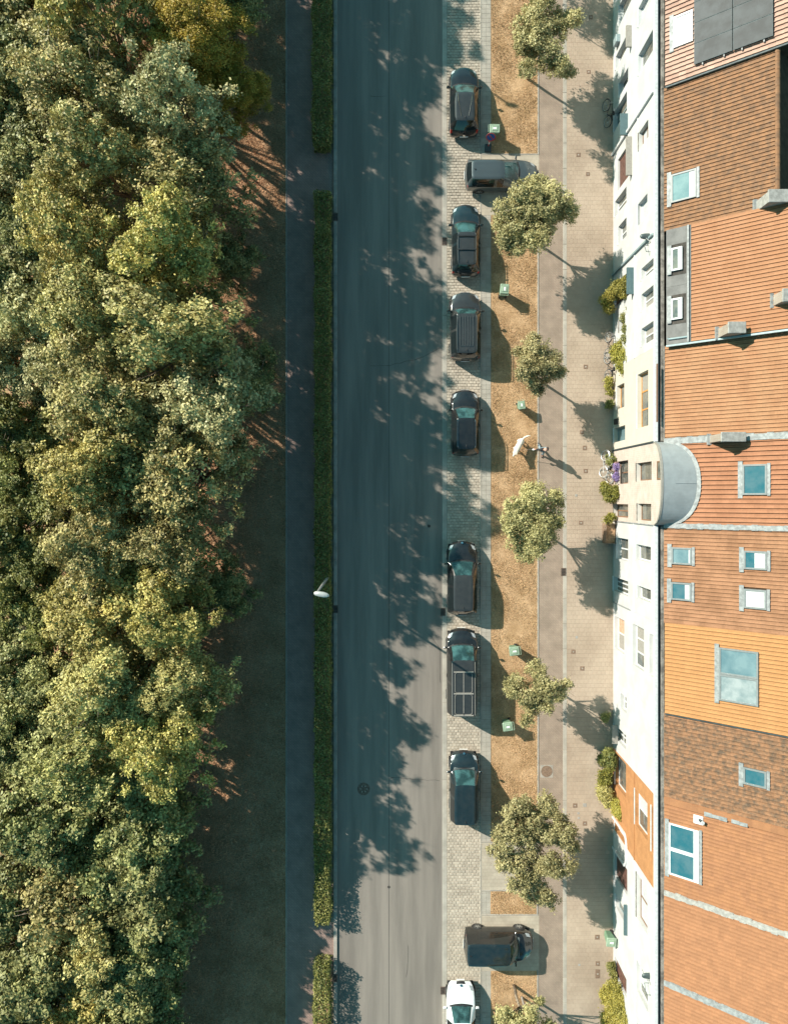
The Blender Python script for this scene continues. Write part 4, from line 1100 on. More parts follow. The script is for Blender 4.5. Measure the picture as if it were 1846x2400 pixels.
MB().box(XF-.012, XF+.015, gy(1124, 8.2)+.08, gy(1080, 8.2)-.08, 7.83, 8.32).build('pane', MT['pane'], f, org)
# chimneys
def chimney(d, px, py, sx, sy, hgt, m, label=None):
    t = d['s_at'](px); z = d['z0']+t*d['s']; y = gy(py, z); x = d['P'](t, 0).x
    mb = MB().box(x-sx/2, x+sx/2, y-sy/2, y+sy/2, z-.5, z+hgt)
    ch = mb.build('chimney', MT[m], d['o'], d['org'])
    MB().bbox(x-sx/2-.06, x+sx/2+.06, y-sy/2-.06, y+sy/2+.06, z+hgt+.002, z+hgt+.09, .02).build('chimney_cap', MT['mortar'], ch, d['org'])
    MB().box(x-sx/2-.12, x+sx/2+.05, y-sy/2-.10, y+sy/2+.10, z-.45, z-.02-.3*sx).build('flashing', MT['lead'], ch, d['org'])
chimney(hB, 1800, 478, .9, .5, .9, 'mortar'); chimney(hC, 1705, 778, .75, .45, .9, 'chim'); chimney(hC, 1828, 702, .5, .5, .7, 'chim')
chimney(hD, 1695, 1028, 1.1, .36, 1.0, 'chim')
# soil pipe on house I
P = hI['P']; t = hI['s_at'](1638); y = gy(1915, 8.4)
f = pslab(hI, t-.28, t+.2, y-.22, y+.22, .05, .075, 'vent_plate', 'trim')
q = P(t, y); MB().tube([q, q+Vector((0, 0, .38))], .075, 12).build('vent_pipe', MT['gutter'], f, hI['org']); MB().tube([q+Vector((0, 0, .381)), q+Vector((0, 0, .43))], .09, 12).build('vent_cowl', MT['trim'], f, hI['org'])
# solar panels on house A
for (xa, xb) in ((1628, 1717), (1719, 1812)):
    t0, t1 = hA['s_at'](xa), hA['s_at'](xb); zb_ = hA['z0']+(t0+t1)/2*hA['s']
    ylo = gy(158 if xa < 1700 else 121, zb_) + (0 if xa < 1700 else 0)
    ylo = gy(122, hA['z0']+hA['s_at'](1717)*hA['s'])
    for k in range(6):
        a = ylo + k*1.06; b = a + 1.04
        f = pslab(hA, t0, t1, a, b, .14, .175, 'solar_panel', 'gutter')
        pslab(hA, t0+.025, t1-.025, a+.025, b-.025, .1752, .179, 'solar_glass', 'solar', f)
    for tt in (t0+.4, t1-.4): pslab(hA, tt-.03, tt+.03, ylo-.12, ylo+6.4, .06, .135, 'mounting_rail', 'lead')
# downpipes / fins at party walls, ledges, canopies
def fin(d, side, w, dep, m, name='downpipe', z1=7.3, z0=.07):
    y = d['y0'] if side == 0 else d['y1']
    MB().bbox(XF-dep, XF-.003, y-w/2, y+w/2, z0, z1, .02).build(name, MT[m], d['o'], d['org'])
fin(hA, 0, .16, .12, 'trim'); fin(hB, 1, .10, .08, 'frame_teal') if False else None
fin(hB, 0, .14, .12, 'frame_teal'); fin(hD, 0, .10, .06, 'gutter'); fin(hE, 0, .08, .05, 'lead'); fin(hF, 0, .08, .05, 'lead', z1=3.4)
for d, z in ((hB, 4.7), (hC, 4.15), (hI, 4.1), (hJ, 4.25), (hK, 4.25), (hF, 4.0)):
    MB().box(XF-.05, XF-.002, d['y0'], d['y1'], z, z+.07).build('string_course', MT['trim'] if d is not hI else WALL['orange'], d['o'], d['org'])
def canopy(d, pa, pb, px, dep, m, name='canopy', th=.12):
    z = FZ(px); ya, yb = gy(pb, z), gy(pa, z)
    MB().box(XF-dep, XF-.003, ya, yb, z, z+th).build(name, MT[m], d['o'], d['org'])
canopy(hB, 322, 412, 1479, .34, 'panel'); canopy(hA, 268, 318, 1469, .45, 'teal_dark'); canopy(hA, 62, 112, 1478, .32, 'panel', 'awning_box')
canopy(hC, 628, 690, 1483, .4, 'teal_dark'); canopy(hJ, 2120, 2190, 1468, .2, 'teal_dark'); canopy(hH, 1700, 1742, 1446, .35, 'panel')
canopy(hD, 853, 989, 1539, .05, 'frame_brown', 'fascia_board', .1)
# white surround of the orange house door, meter boxes
z = 2.35; ya, yb = gy(1997, .9), gy(1930, .9)
mb = MB().box(XF-.09, XF-.003, yb, yb+.14, .07, z).box(XF-.09, XF-.003, ya-.14, ya, .07, z)
for k in range(12):
    a, b = math.pi*k/12, math.pi*(k+1)/12; cy = (ya+yb)/2; r0 = (yb-ya)/2; r1 = r0+.14
    q = [(cy+math.cos(a)*r0, z+math.sin(a)*r0*.45), (cy+math.cos(a)*r1, z+math.sin(a)*r1*.5), (cy+math.cos(b)*r1, z+math.sin(b)*r1*.5), (cy+math.cos(b)*r0, z+math.sin(b)*r0*.45)]
    mb.quad(*[(XF-.09, y, zz) for y, zz in q]); mb.quad((XF-.09, *q[1]), (XF-.003, *q[1]), (XF-.003, *q[2]), (XF-.09, *q[2]))
mb.build('door_surround', MT['trim'], hI['o'], hI['org'])
MB().bbox(XF-.14, XF-.004, gy(994, 1.0), gy(981, 1.0), .6, 1.15, .02).build('meter_box', MT['black'], hD['o'], hD['org'])
MB().bbox(XF-.25, XF-.004, gy(104, 1.2), gy(86, 1.2), .9, 1.5, .02).build('meter_box', MT['frame_teal'], hA['o'], hA['org'])
# ------------------------------------------------------------------ vehicles
def paint(name, c, rough=.28, metal=.0, dust=.25, dustc=(.16, .15, .13)):
    m = mat(name, c, rough, metal, .5, col2=tuple(a*(1-dust)+b*dust*.6 for a, b in zip(c, dustc)), scale=3.0, coat=.8, fine=.0, thresh=(.35, .7))
    return m
MT['p_black'] = paint('black_paint', (.010, .011, .012), .18, dust=.10)
MT['p_grey'] = paint('anthracite_paint', (.035, .038, .038), .24, .2, dust=.2)
MT['p_dark'] = paint('dark_teal_paint_sky_sheen', (.010, .020, .024), .2, dust=.12)  # dark paint, with a sky reflection put into its teal base colour
MT['p_silver'] = paint('silver_paint', (.085, .105, .11), .35, .45, dust=.15)
MT['p_white'] = paint('white_paint', (.72, .74, .74), .3, 0, dust=.05)
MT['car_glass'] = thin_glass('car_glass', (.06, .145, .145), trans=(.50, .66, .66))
MT['side_glass'] = plain('side_glass', (.010, .014, .015), .06, spec=.8)
MT['car_dark'] = plain('car_trim', (.014, .014, .015), .6)
MT['chrome'] = plain('chrome', (.6, .6, .6), .18, 1.0)
MT['lamp'] = mat('headlamp', (.40, .43, .45), .12, .2, .8, var=.1, scale=9)
MT['tail'] = plain('taillamp', (.45, .02, .012), .2)
MT['tyre'] = plain('tyre', (.022, .022, .022), .9)
MT['rim'] = plain('rim', (.45, .45, .44), .35, .7)
MT['seat'] = plain('seat_fabric', (.17, .19, .19), .9)
MT['dash'] = plain('dashboard', (.10, .12, .12), .8)
MT['plate'] = plain('number_plate', (.66, .66, .63), .5)

def crom(A, k):
    """Catmull-Rom upsampling of array A (n,...) along axis 0 by k"""
    n = len(A); out = []
    for i in range(n-1):
        p0, p1, p2, p3 = A[max(i-1, 0)], A[i], A[i+1], A[min(i+2, n-1)]
        for j in range(k):
            t = j/k
            out.append(.5*((2*p1)+(-p0+p2)*t*.8+(2*p0-5*p1+4*p2-p3)*t*t*.0 + 0) if False else p1*(2*t**3-3*t**2+1) + (p2-p0)*.33*(t**3-2*t**2+t) + p2*(-2*t**3+3*t**2) + (p3-p1)*.33*(t**3-t**2))
    out.append(A[-1]); return np.array(out)

def car(name, gpx, gpy, rz, label, L=4.4, W=1.78, Hr=1.48, belt=.92, cowl=.22, rf=.02, rr=-.40, rb=-.475, hood=.98, nose=.72, tailz=.98, wr=.57, body='p_black', roofm=None, z=0.03, cat='car',
        rails=None, bars=None, ribs=0, vlines=False, grid=False, badge=None, rimr=.2, panel=False):
    t = thing(name, (*G(gpx, gpy)[:2], z), rz, label, cat, 'vehicles parked along the street')
    w = W/2; K = 3
    st = [ # y, w, zs, zb, zt, wt, bow
      (-.5*L, .80*w, .34, .56, .64, .66*w, .14), (-.5*L+.07, .93*w, .26, .74, .80, .80*w, .14), (rb*L, .965*w, .22, belt+.02, tailz, .80*w, .10),
      (rr*L, .985*w, .20, belt+.02, Hr-.035, wr*.94, .07), (rr*L+.30, w, .19, belt, Hr-.005, wr, .02), (-.15*L, w, .19, belt, Hr+.01, wr*1.01, .0), (-.05*L, w, .19, belt-.01, Hr, wr, -.02),
      (rf*L, w, .19, belt-.02, Hr-.06, wr*.96, -.09), (cowl*L, .99*w, .19, belt-.04, hood, .80*w, -.20), (cowl*L+.10, .985*w, .19, belt-.06, hood-.03, .79*w, -.21),
      ((cowl+.45)/2*L+.02, .97*w, .20, belt-.12, (hood+nose)/2+.03, .76*w, -.20), (.5*L-.34, .93*w, .22, nose-.06, nose+.03, .70*w, -.27), (.5*L-.11, .83*w, .26, nose-.14, nose-.06, .58*w, -.30), (.5*L, .68*w, .32, .50, .54, .50*w, -.26)]
    A = []
    for (y, ww, zs, zb, zt, wt, b) in st:
        half = [(ww*.95, zs), (ww, zs+.18), (ww*1.0, (zs+.18+zb)/2+.04), (ww*.972, zb), (wt, zt-.045), (wt*.56, zt-.010), (0, zt)]
        full = [(-x, q) for x, q in half] + [(x, q) for x, q in half[-2::-1]]
        A.append([(x, y + b*(x/w)**2, q) for x, q in full])
    A = np.array(A)
    Uu = crom(A, K); Uu = np.transpose(crom(np.transpose(Uu, (1, 0, 2)), K), (1, 0, 2))
    ns, npt = Uu.shape[:2]
    faces = {}
    for i in range(ns-1):
        s = i//K
        for j in range(npt-1):
            g = j//K; h = g if g < 6 else 11-g; side = 'L' if j < (npt-1)/2 else 'R'
            part = ('body', '')
            if h == 3 and 3 <= s <= 6:
                fr = i - s*K
                if (s == 5 and fr == 1) or (panel and i <= 5*K+1): part = ('body', '')
                else: part = ('side_window', side + ('f' if i > 5*K+1 else 'r'))
            elif h >= 4:
                if s == 2: part = ('rear_window', '') if not (h == 4 and j % K == (0 if side == 'L' else K-1)) else ('body', '')
                elif 3 <= s <= 6: part = ('roof_panel', '')
                elif s == 7: part = ('windscreen', '') if not (h == 4 and j % K == (0 if side == 'L' else K-1)) else ('body', '')
                elif s == 8: part = ('cowl', '')
                elif 9 <= s <= 11: part = ('bonnet', '')
                elif s == 12 and h == 5: part = ('grille', '')
            if part[0] == 'body' and s == 11 and h == 3: part = ('headlight', side)
            if s == 1 and h in (2, 3): part = ('taillight', side)
            faces.setdefault(part, []).append((i*npt+j, (i+1)*npt+j, (i+1)*npt+j+1, i*npt+j+1))
    for i in (0, ns-1):
        lp = [i*npt+j for j in range(npt)]
        faces[('body', '')].append(tuple(lp) if i == 0 else tuple(lp[::-1]))
    V = Uu.reshape(-1, 3)
    mats = {'body': body, 'side_window': 'side_glass', 'rear_window': 'side_glass', 'windscreen': 'car_glass', 'roof_panel': roofm or body, 'bonnet': body, 'cowl': 'car_dark', 'grille': 'car_dark', 'headlight': 'lamp', 'taillight': 'tail'}
    for (pn, sd), fs in faces.items():
        ids = sorted({q for f in fs for q in f}); mp = {q: k for k, q in enumerate(ids)}
        me = bpy.data.meshes.new(pn); me.from_pydata([tuple(V[q]) for q in ids], [], [tuple(mp[q] for q in f)[::-1] for f in fs]); me.shade_smooth(); me.update()
        link(pn, me, MT[mats[pn]], t)
    # wheels
    for yy in (-.295*L, .305*L):
        for sx in (-1, 1):
            mt = Matrix.Translation((sx*(w-.10), yy, .30-.0)) @ Matrix.Rotation(math.pi/2*sx, 4, 'Y')
            MB().lathe([(.30, -.02), (.375, -.01), (.375, .085), (.33, .09)], 22, mt).build('wheel_arch', MT['car_dark'], t)
            ty = MB().lathe([(.20, -.08), (.29, -.08), (.305, -.03), (.305, .06), (.29, .112), (.205, .115)], 22, mt).build('wheel', MT['tyre'], t, smooth=True)
            rm = MB().lathe([(rimr, .10), (rimr, .118), (rimr*.8, .105), (.05, .112), (.05, .125)], 18, mt)
            for k in range(5):
                a = k*2*math.pi/5; rm.box(.05, rimr*.85, -.028, .028, .106, .122, mt @ Matrix.Rotation(a, 4, 'Z'))
            rm.build('rim', MT['rim'], ty)
    # mirrors, wipers, plates, floor, seats
    for sx in (-1, 1):
        mb = MB().bbox(-.11, .11, -.05, .06, -.07, .07, .035, Matrix.Translation((sx*(w+.10), cowl*L-.18, belt+.02)))
        mi = mb.build('mirror', MT[body], t, smooth=False); MB().tube([(sx*(w*.93), cowl*L-.14, belt-.02), (sx*(w+.04), cowl*L-.17, belt)], .03, 6).build('mirror_arm', MT['car_dark'], mi)
        MB().tube([(sx*.05-.25, cowl*L+.0, hood+.012), (sx*.05+.35, cowl*L-.06, hood+.015)], .012, 5).build('wiper', MT['car_dark'], t)
        MB().bbox(-.25, .25, -.28, .26, .28, .52, .06, Matrix.Translation((sx*.36, .03*L, 0))).bbox(-.24, .24, -.40, -.24, .45, min(1.22, Hr-.22), .06, Matrix.Translation((sx*.36, .03*L, 0))).build('seat', MT['seat'], t)
        MB().tube([(sx*(w+.004), -.02*L, belt-.12), (sx*(w+.012), -.06*L, belt-.12)], .014, 5).build('door_handle', MT['car_dark'] if body != 'p_silver' else MT['p_silver'], t)
    MB().bbox(-.58, .58, -.2, .2, .3, .6, .05, Matrix.Translation((0, -.22*L, 0))).bbox(-.58, .58, -.33, -.18, .5, 1.1, .05, Matrix.Translation((0, -.22*L, 0))).build('rear_seat', MT['seat'], t)
    MB().bbox(-.68, .68, -.12, .34, .5, belt-.02, .06, Matrix.Translation((0, cowl*L-.22, 0))).build('dashboard', MT['dash'], t)
    MB().torus(.18, .016, 18, 5, Matrix.Translation((-.36, cowl*L-.45, .86)) @ Matrix.Rotation(math.radians(60), 4, 'X')).build('steering_wheel', MT['car_dark'], t)
    MB().quad((-w*.9, -.46*L, .22), (w*.9, -.46*L, .22), (w*.9, .46*L, .22), (-w*.9, .46*L, .22)).build('floor', MT['car_dark'], t)
    MB().bbox(-.26, .26, -.012, .012, -.055, .055, .005, Matrix.Translation((0, -.5*L-.012, .62))).build('number_plate', MT['plate'], t)
    MB().bbox(-.26, .26, -.012, .012, -.055, .055, .005, Matrix.Translation((0, .5*L+.012, .43))).build('number_plate', MT['plate'], t)
    mb = MB().tube([(0, rr*L+.25, Hr), (0, rr*L+.12, Hr+.07)], [.03, .008], 6).build('antenna', MT['car_dark'], t)
    if rails:
        for sx in (-1, 1): MB().tube([(sx*wr*.93, rr*L+.1, Hr-.02), (sx*wr*.97, rr*L+.2, Hr+.05), (sx*wr*.97, rf*L-.25, Hr+.04), (sx*wr*.93, rf*L-.12, Hr-.02)], .022, 6).build('roof_rail', MT[rails], t)
    for yb in (bars or ()):
        MB().box(-wr*1.0, wr*1.0, yb-.035, yb+.035, Hr+.06, Hr+.09).build('roof_bar', MT['p_grey'], t)
    if ribs:
        for k in range(ribs):
            x = (k-(ribs-1)/2)*.155; MB().bbox(x-.014, x+.014, rr*L+.45, rf*L-.2, Hr-.01, Hr+.022, .008).build('roof_rib', MT['chrome'] if False else MT['p_silver'], t)
        MB().box(-.40, .40, rr*L+.40, rr*L+.425, Hr+.0, Hr+.02).build('roof_rib', MT['p_silver'], t)
    if vlines:
        for sx in (-1, 1): MB().tube([(sx*.46, rf*L-.12, Hr-.02), (sx*.40, -.1*L, Hr+.015), (sx*.22, rr*L+.25, Hr+.005)], .012, 5).build('roof_trim', MT['chrome'], t)
    if grid:
        y0_, y1_ = rr*L+.16, rf*L-.75
        cells = [(y0_, (y0_+y1_)/2-.05), ((y0_+y1_)/2+.05, y1_)]
        for (a, b) in cells:
            pts = [(-.52, a+.1), (-.44, a), (.44, a), (.52, a+.1), (.52, b-.1), (.44, b), (-.44, b), (-.52, b-.1), (-.52, a+.1)]
            MB().tube([(x, y, Hr+.012) for x, y in pts], .014, 5).build('roof_rib', MT['panel'], t)
            MB().box(-.018, .018, a, b, Hr+.005, Hr+.03).build('roof_rib', MT['panel'], t)
        for yb in (y0_-.05, (y0_+y1_)/2, y1_+.05): MB().box(-.60, .60, yb-.035, yb+.035, Hr+.012, Hr+.05).build('roof_bar', MT['panel'], t)
        for sx in (-1, 1): MB().tube([(sx*(wr-.05), rr*L+.1, Hr+.0), (sx*(wr-.05), rf*L-.1, Hr-.0)], .014, 5).build('roof_gutter', MT['panel'], t)
    if badge: MB().lathe([(.07, 0), (.07, .012), (.04, .016)], 14, Matrix.Translation((0, badge[0], badge[1])) @ Matrix.Rotation(badge[2], 4, 'X')).build('badge', MT['chrome'], t)
    return t

def span(py0, py1, f0, f1):
    a, b = CY+(py0-CY)/f0, CY+(py1-CY)/f1; return (a+b)/2, abs(b-a)/S
c, l = span(158, 326, 1.013, 1.008)
car('parked_car', 1084, c, 0, 'black hatchback with red tail lamps at the top of the row, beside the road sign', L=l, W=1.80, Hr=1.54, belt=.98, cowl=.20, rf=.035, rr=-.37, rb=-.455, hood=1.04, nose=.80, tailz=1.02, wr=.60, vlines=True, badge=(-.5*l-.01, .80, math.radians(70)), roofm='p_grey')
car('estate_car', 1171, 422, -math.pi/2, 'silver grey estate car parked across the driveway under a street tree', L=4.62, W=1.78, Hr=1.47, belt=.92, body='p_silver', rr=-.42, rb=-.48, wr=.58, z=.056)
c, l = span(480, 652, 1.012, 1.008)
car('estate_car', 1088, c, 0, 'dark grey estate car with two black roof bars', L=l, W=1.76, Hr=1.47, rr=-.39, rb=-.465, cowl=.225, rf=.06, body='p_dark', roofm='p_grey', rails='p_silver', bars=(.0, -.85), wr=.57)
c, l = span(685, 848, 1.012, 1.01)
car('off_road_car', 1087, c, 0, 'anthracite off-road car with a ribbed roof', L=l, W=1.88, Hr=1.72, belt=1.06, hood=1.10, nose=.92, tailz=1.15, cowl=.235, rf=.13, rr=-.43, rb=-.478, body='p_grey', ribs=6, wr=.62, rails='p_silver')
c, l = span(914, 1071, 1.012, 1.005)
car('estate_car', 1087, c, 0, 'black estate car with bright chrome roof rails', L=l, W=1.74, Hr=1.50, body='p_black', rails='chrome', rr=-.40, rb=-.468, cowl=.225, rf=.06, wr=.57)
c, l = span(1268, 1444, 1.01, 1.025)
car('parked_car', 1080, c, 0, 'black car with a bright teal windscreen below the dog walker', L=l, W=1.86, Hr=1.52, body='p_black', roofm='p_grey', rr=-.42, rb=-.475, cowl=.24, rf=.06, hood=.98, wr=.60, badge=(.5*l-.10, .70, -.5))
c, l = span(1472, 1684, 1.013, 1.042)
car('passenger_van', 1079, c, 0, 'long black van with pale ribs framing its roof panels', L=l, W=1.90, Hr=1.94, belt=1.12, hood=1.16, nose=.92, tailz=1.2, cowl=.325, rf=.175, rr=-.478, rb=-.492, body='p_black', roofm='p_grey', wr=.74, grid=True, cat='van')
c, l = span(1758, 1940, 1.013, 1.04)
car('family_van', 1084, c, 0, 'dark teal high-roofed family car between the long van and the largest tree', L=l, W=1.80, Hr=1.80, belt=1.06, hood=1.08, nose=.86, tailz=1.12, cowl=.27, rf=.10, rr=-.465, rb=-.49, body='p_dark', wr=.66, badge=(.5*l-.12, .84, -.5))
car('small_van', 1164, 2197, -math.pi/2, 'black van parked across the driveway with two wheels showing', L=4.35, W=1.78, Hr=1.82, belt=1.08, hood=1.10, nose=.88, tailz=1.1, cowl=.27, rf=.135, rr=-.47, rb=-.492, body='p_black', roofm='p_dark', wr=.68, z=.056, cat='van', rimr=.21, panel=True)  # roof colour carries a painted teal sky reflection
car('parked_car', 1077, (2284+2443)/2, 0, 'white car cut by the bottom edge', L=4.25, W=1.80, Hr=1.50, body='p_white', cowl=.21, rf=.03, wr=.60, badge=(.5*4.25-.16, .74, -.6))
# ------------------------------------------------------------------ wheelie bins
MT['bin'] = mat('bin_green', (.14, .235, .15), .5, var=.06, scale=6)
MT['bin_lid'] = mat('bin_lid_green', (.235, .32, .23), .5, var=.06, scale=6)
MT['white'] = plain('white_plastic', (.75, .75, .73), .5)
def bin_(px, py, rz, label, sc=1.0, z=.055, tilt=0):
    p = G(px, py); p.z = z
    t = thing('wheelie_bin', p, rz, label, 'bin', 'green wheelie bins put out on the lawn')
    t.scale = (sc, sc, sc)
    mb = MB(); lo, hi = (.19, .20), (.245, .275)
    vs = []
    for (a, b), zz in ((lo, .06), (hi, .92), ((.26, .29), .93), ((.26, .29), .97)):
        e = .05; vs += [(-a+e,-b,zz),(a-e,-b,zz),(a,-b+e,zz),(a,b-e,zz),(a-e,b,zz),(-a+e,b,zz),(-a,b-e,zz),(-a,-b+e,zz)]
    fs = [(r*8+i, r*8+(i+1) % 8, r*8+8+(i+1) % 8, r*8+8+i) for r in range(3) for i in range(8)] + [tuple(range(7, -1, -1))]
    mb.add(vs, fs).build('tub', MT['bin'], t)
    lid = MB().bbox(-.275, .275, -.33, .29, .972, 1.03, .03).build('lid', MT['bin_lid'], t)
    MB().bbox(-.17, .17, -.20, .16, 1.031, 1.055, .02).build('lid_panel', MT['bin_lid'], lid)
    MB().bbox(-.05, .05, -.12, .10, 1.056, 1.059, .001).build('sticker', MT['white'], lid)
    MB().tube([(-.25, .29, .98), (-.25, .37, 1.0), (.25, .37, 1.0), (.25, .29, .98)], .018, 6).build('handle', MT['bin_lid'], t)
    for sx in (-1, 1): MB().lathe([(.10, -.025), (.10, .025)], 16, Matrix.Translation((sx*.22, .22, .10)) @ Matrix.Rotation(math.pi/2, 4, 'Y')).build('wheel', MT['tyre'], t)
    return t
bin_(1153, 321, math.radians(88), 'pale green wheelie bin beside the round road sign')
bin_(1176, 689, math.radians(176), 'green wheelie bin between the two estates and the ribbed-roof car')
bin_(1216, 953, math.radians(8), 'smallest green wheelie bin standing alone above the dog walker', .82)
bin_(1199, 1518, math.radians(-84), 'green wheelie bin leaning outwards above the small ragged street tree')
bin_(1184, 1691, math.radians(-82), 'green wheelie bin in the shadow of the long van')
bin_(1421, 2185, math.radians(-95), 'green wheelie bin on the sidewalk in front of a garage', z=.065)

# ------------------------------------------------------------------ temporary no-parking sign
MT['red'] = plain('sign_red', (.60, .05, .03), .4); MT['blue'] = plain('sign_blue', (.015, .10, .32), .4)
p = G(1143, 345); p.z = .055
t = thing('road_sign', p, math.radians(-4), 'round blue and red no-parking sign on a striped pole and grey foot', 'road sign')
MB().bbox(-.20, .20, -.36, .14, 0, .12, .03).build('foot', MT['gutter'], t)
for k in range(4): MB().tube([(0, 0, .12+k*.24), (0, 0, .12+(k+1)*.24-.002)], .03, 10).build('pole_band', MT['red'] if k % 2 == 0 else MT['white'], t)
fc = Matrix.Translation((0, -.045, 1.34)) @ Matrix.Rotation(math.radians(68), 4, 'X')
pl_ = MB().lathe([(.30, -.012), (.30, .0)], 32, fc).build('sign_plate', MT['frame_grey'], t)
MB().lathe([(.30, .001), (.30, .010), (.245, .012), (.245, .001)], 32, fc).build('red_rim', MT['red'], pl_)
MB().lathe([(.244, .001), (.244, .006)], 32, fc).build('blue_field', MT['blue'], pl_)
MB().box(-.235, .235, -.03, .03, .0062, .010, fc @ Matrix.Rotation(math.radians(-45), 4, 'Z')).build('red_bar', MT['red'], pl_)
MB().tube([(0, 0, 1.08), (0, -.02, 1.45)], .022, 8).build('sign_bracket', MT['frame_grey'], t)

# ------------------------------------------------------------------ street lamps
MT['galv'] = plain('lamp_metal', (.50, .50, .48), .45, .4); MT['lens'] = plain('lamp_lens', (.62, .64, .62), .2)
b = G(769, 1352); b.z = -.03
t = thing('street_lamp', b, 0, 'tall pale street lamp rising from the long hedge', 'street lamp')
top = G(743, 1389, 8.0) - b
MB().tube([(0, 0, 0), (top.x*.5, top.y*.5, 4.0), (top.x, top.y, 7.9)], [.09, .075, .055], 10).build('pole', MT['galv'], t)
e = Vector((top.x-.06, top.y-.03, 7.95))
mb = MB(); n = 12
def pod(mb, base, ln, wd, th, ux=Vector((1, 0, 0)), uy=Vector((0, 1, 0))):
    rings = [(0, .25), (.08, .7), (.3, .95), (.6, 1.0), (.85, .8), (1, .3)]
    vs = []; fs = []
    for (a, s) in rings:
        for k in range(10):
            q = 2*math.pi*k/10; vs.append(base + ux*(a*ln) + uy*(math.cos(q)*wd*s) + Vector((0, 0, math.sin(q)*th*s)))
    for i in range(len(rings)-1):
        for k in range(10): fs.append((i*10+k, i*10+(k+1) % 10, (i+1)*10+(k+1) % 10, (i+1)*10+k))
    fs += [tuple(range(9, -1, -1)), tuple((len(rings)-1)*10+k for k in range(10))]
    mb.add(vs, fs)
pod(mb, e-Vector((.12, 0, 0)), .82, .15, .09, Vector((.985, -.17, 0)).normalized(), Vector((.17, .985, 0)).normalized()); hd = mb.build('lamp_head', MT['galv'], t, smooth=True)
mb = MB(); pod(mb, e+Vector((.08, -.03, -.05)), .55, .12, .06, Vector((.985, -.17, 0)), Vector((.17, .985, 0))); mb.build('lens', MT['lens'], hd, smooth=True)
# the next lamp along, beyond the top edge, whose shadow crosses the first lawn
b2 = G(765, -32); b2.z = -.03
t2 = copy_tree(t); t2.location = b2; t2['label'] = 'street lamp beyond the top edge whose thin shadow crosses the upper lawn'
t['group'] = t2['group'] = 'street lamps along the hedge'
MT['lampgrey'] = plain('wall_lamp_grey', (.06, .08, .08), .4, .2)
for (px, py, lab) in ((1514, 554, 'grey wall lamp on the white house with the brown roof'), (1518, 2287, 'grey wall lamp on the lowest white house')):
    z = 6.6; q = G(px-15, py, z)
    t = thing('wall_lamp', (XF, q.y, z), 0, lab, 'wall lamp', 'street lamps on the facades')
    dx = q.x-XF
    mb = MB(); pod(mb, Vector((dx, 0, 0)), .78, .17, .10); hd = mb.build('lamp_head', MT['lampgrey'], t, smooth=True)
    mb = MB(); pod(mb, Vector((dx+.05, 0, -.06)), .45, .13, .06); mb.build('lens', MT['lens'], hd, smooth=True)
    MB().tube([(-.02, -.3, .1), (dx*.55, -.05, .03), (dx+.6, 0, 0)], .025, 8).build('arm', MT['galv'], t)
    MB().box(-.03, -.002, -.38, -.22, -.05, .25).build('wall_plate', MT['galv'], t)
    MB().tube([(-.03, -.45, -.1), (-.25, -.45, -.1), (-.25, -.9, .2), (-.03, -.9, .2)], .018, 6).build('cable_bracket', MT['lampgrey'], t)

# ------------------------------------------------------------------ bicycles
MT['bike_silver'] = plain('bike_silver', (.55, .55, .53), .35, .6); MT['bike_black'] = plain('bike_black', (.02, .022, .024), .4)
def bicycle(px, py, rz, lean, label, m):
    p = G(px, py); p.z = .065
    t = thing('bicycle', p, rz, label, 'bicycle', 'bicycles leaning on the houses')
    t.rotation_euler = (lean, 0, rz)
    A, B = Vector((-.52, 0, .34)), Vector((.52, 0, .34)); bb = Vector((-.06, 0, .30)); st = Vector((-.22, 0, .80)); hd_ = Vector((.34, 0, .82)); hl = Vector((.38, 0, .66))
    for c_ in (A, B):
        mt = Matrix.Translation(c_) @ Matrix.Rotation(math.pi/2, 4, 'X')
        w_ = MB().torus(.33, .022, 26, 6, mt).build('wheel', MT['tyre'] if m == 'bike_black' else MT['bike_silver'], t, smooth=True)
        mb = MB().torus(.31, .012, 26, 5, mt)
        for k in range(8):
            a = k*math.pi/8; d_ = Vector((math.cos(a), 0, math.sin(a)))*.31; mb.tube([c_-d_, c_+d_], .004, 3)
        mb.build('rim_and_spokes', MT['galv'], w_)
        MB().tube([c_+Vector((math.cos(a), 0, math.sin(a)))*.375 for a in [math.pi*(.05+.9*k/8) for k in range(9)]], .022, 5).build('mudguard', MT[m], t)
    MB().tube([A, bb], .012, 6).tube([A, st], .010, 6).tube([bb, st], .017, 6).tube([bb, hl], .019, 6).tube([st, hd_], .017, 6).tube([hd_+Vector((-.03, 0, .1)), B], .016, 6).build('frame', MT[m], t)
    MB().tube([Vector((.27, -.30, .98)), Vector((.36, -.20, 1.02)), Vector((.33, 0, .98)), Vector((.36, .20, 1.02)), Vector((.27, .30, .98))], .014, 6).build('handlebar', MT['galv'], t)
    MB().bbox(-.13, .13, -.08, .08, 0, .06, .025, Matrix.Translation((-.25, 0, .86))).tube([(-.23, 0, .80), (-.245, 0, .87)], .013, 6).build('saddle', MT['black'], t)
    MB().tube([bb+Vector((0, -.1, -.15)), bb+Vector((0, -.08, 0)), bb+Vector((0, .08, 0)), bb+Vector((0, .1, .15))], .011, 5).build('crank', MT['galv'], t)
    MB().box(-.62, -.25, -.07, .07, .70, .72).build('carrier', MT[m], t)
bicycle(1405, 1087, math.radians(84), math.radians(30), 'silver bicycle leaning at the brick house, nearest the street', 'bike_silver')
bicycle(1415, 1103, math.radians(98), math.radians(24), 'pale bicycle between the silver one and the brick wall', 'bike_silver')
bicycle(1415, 812, math.radians(88), math.radians(24), 'dark bicycle under the climbing plants of the white house', 'bike_black')
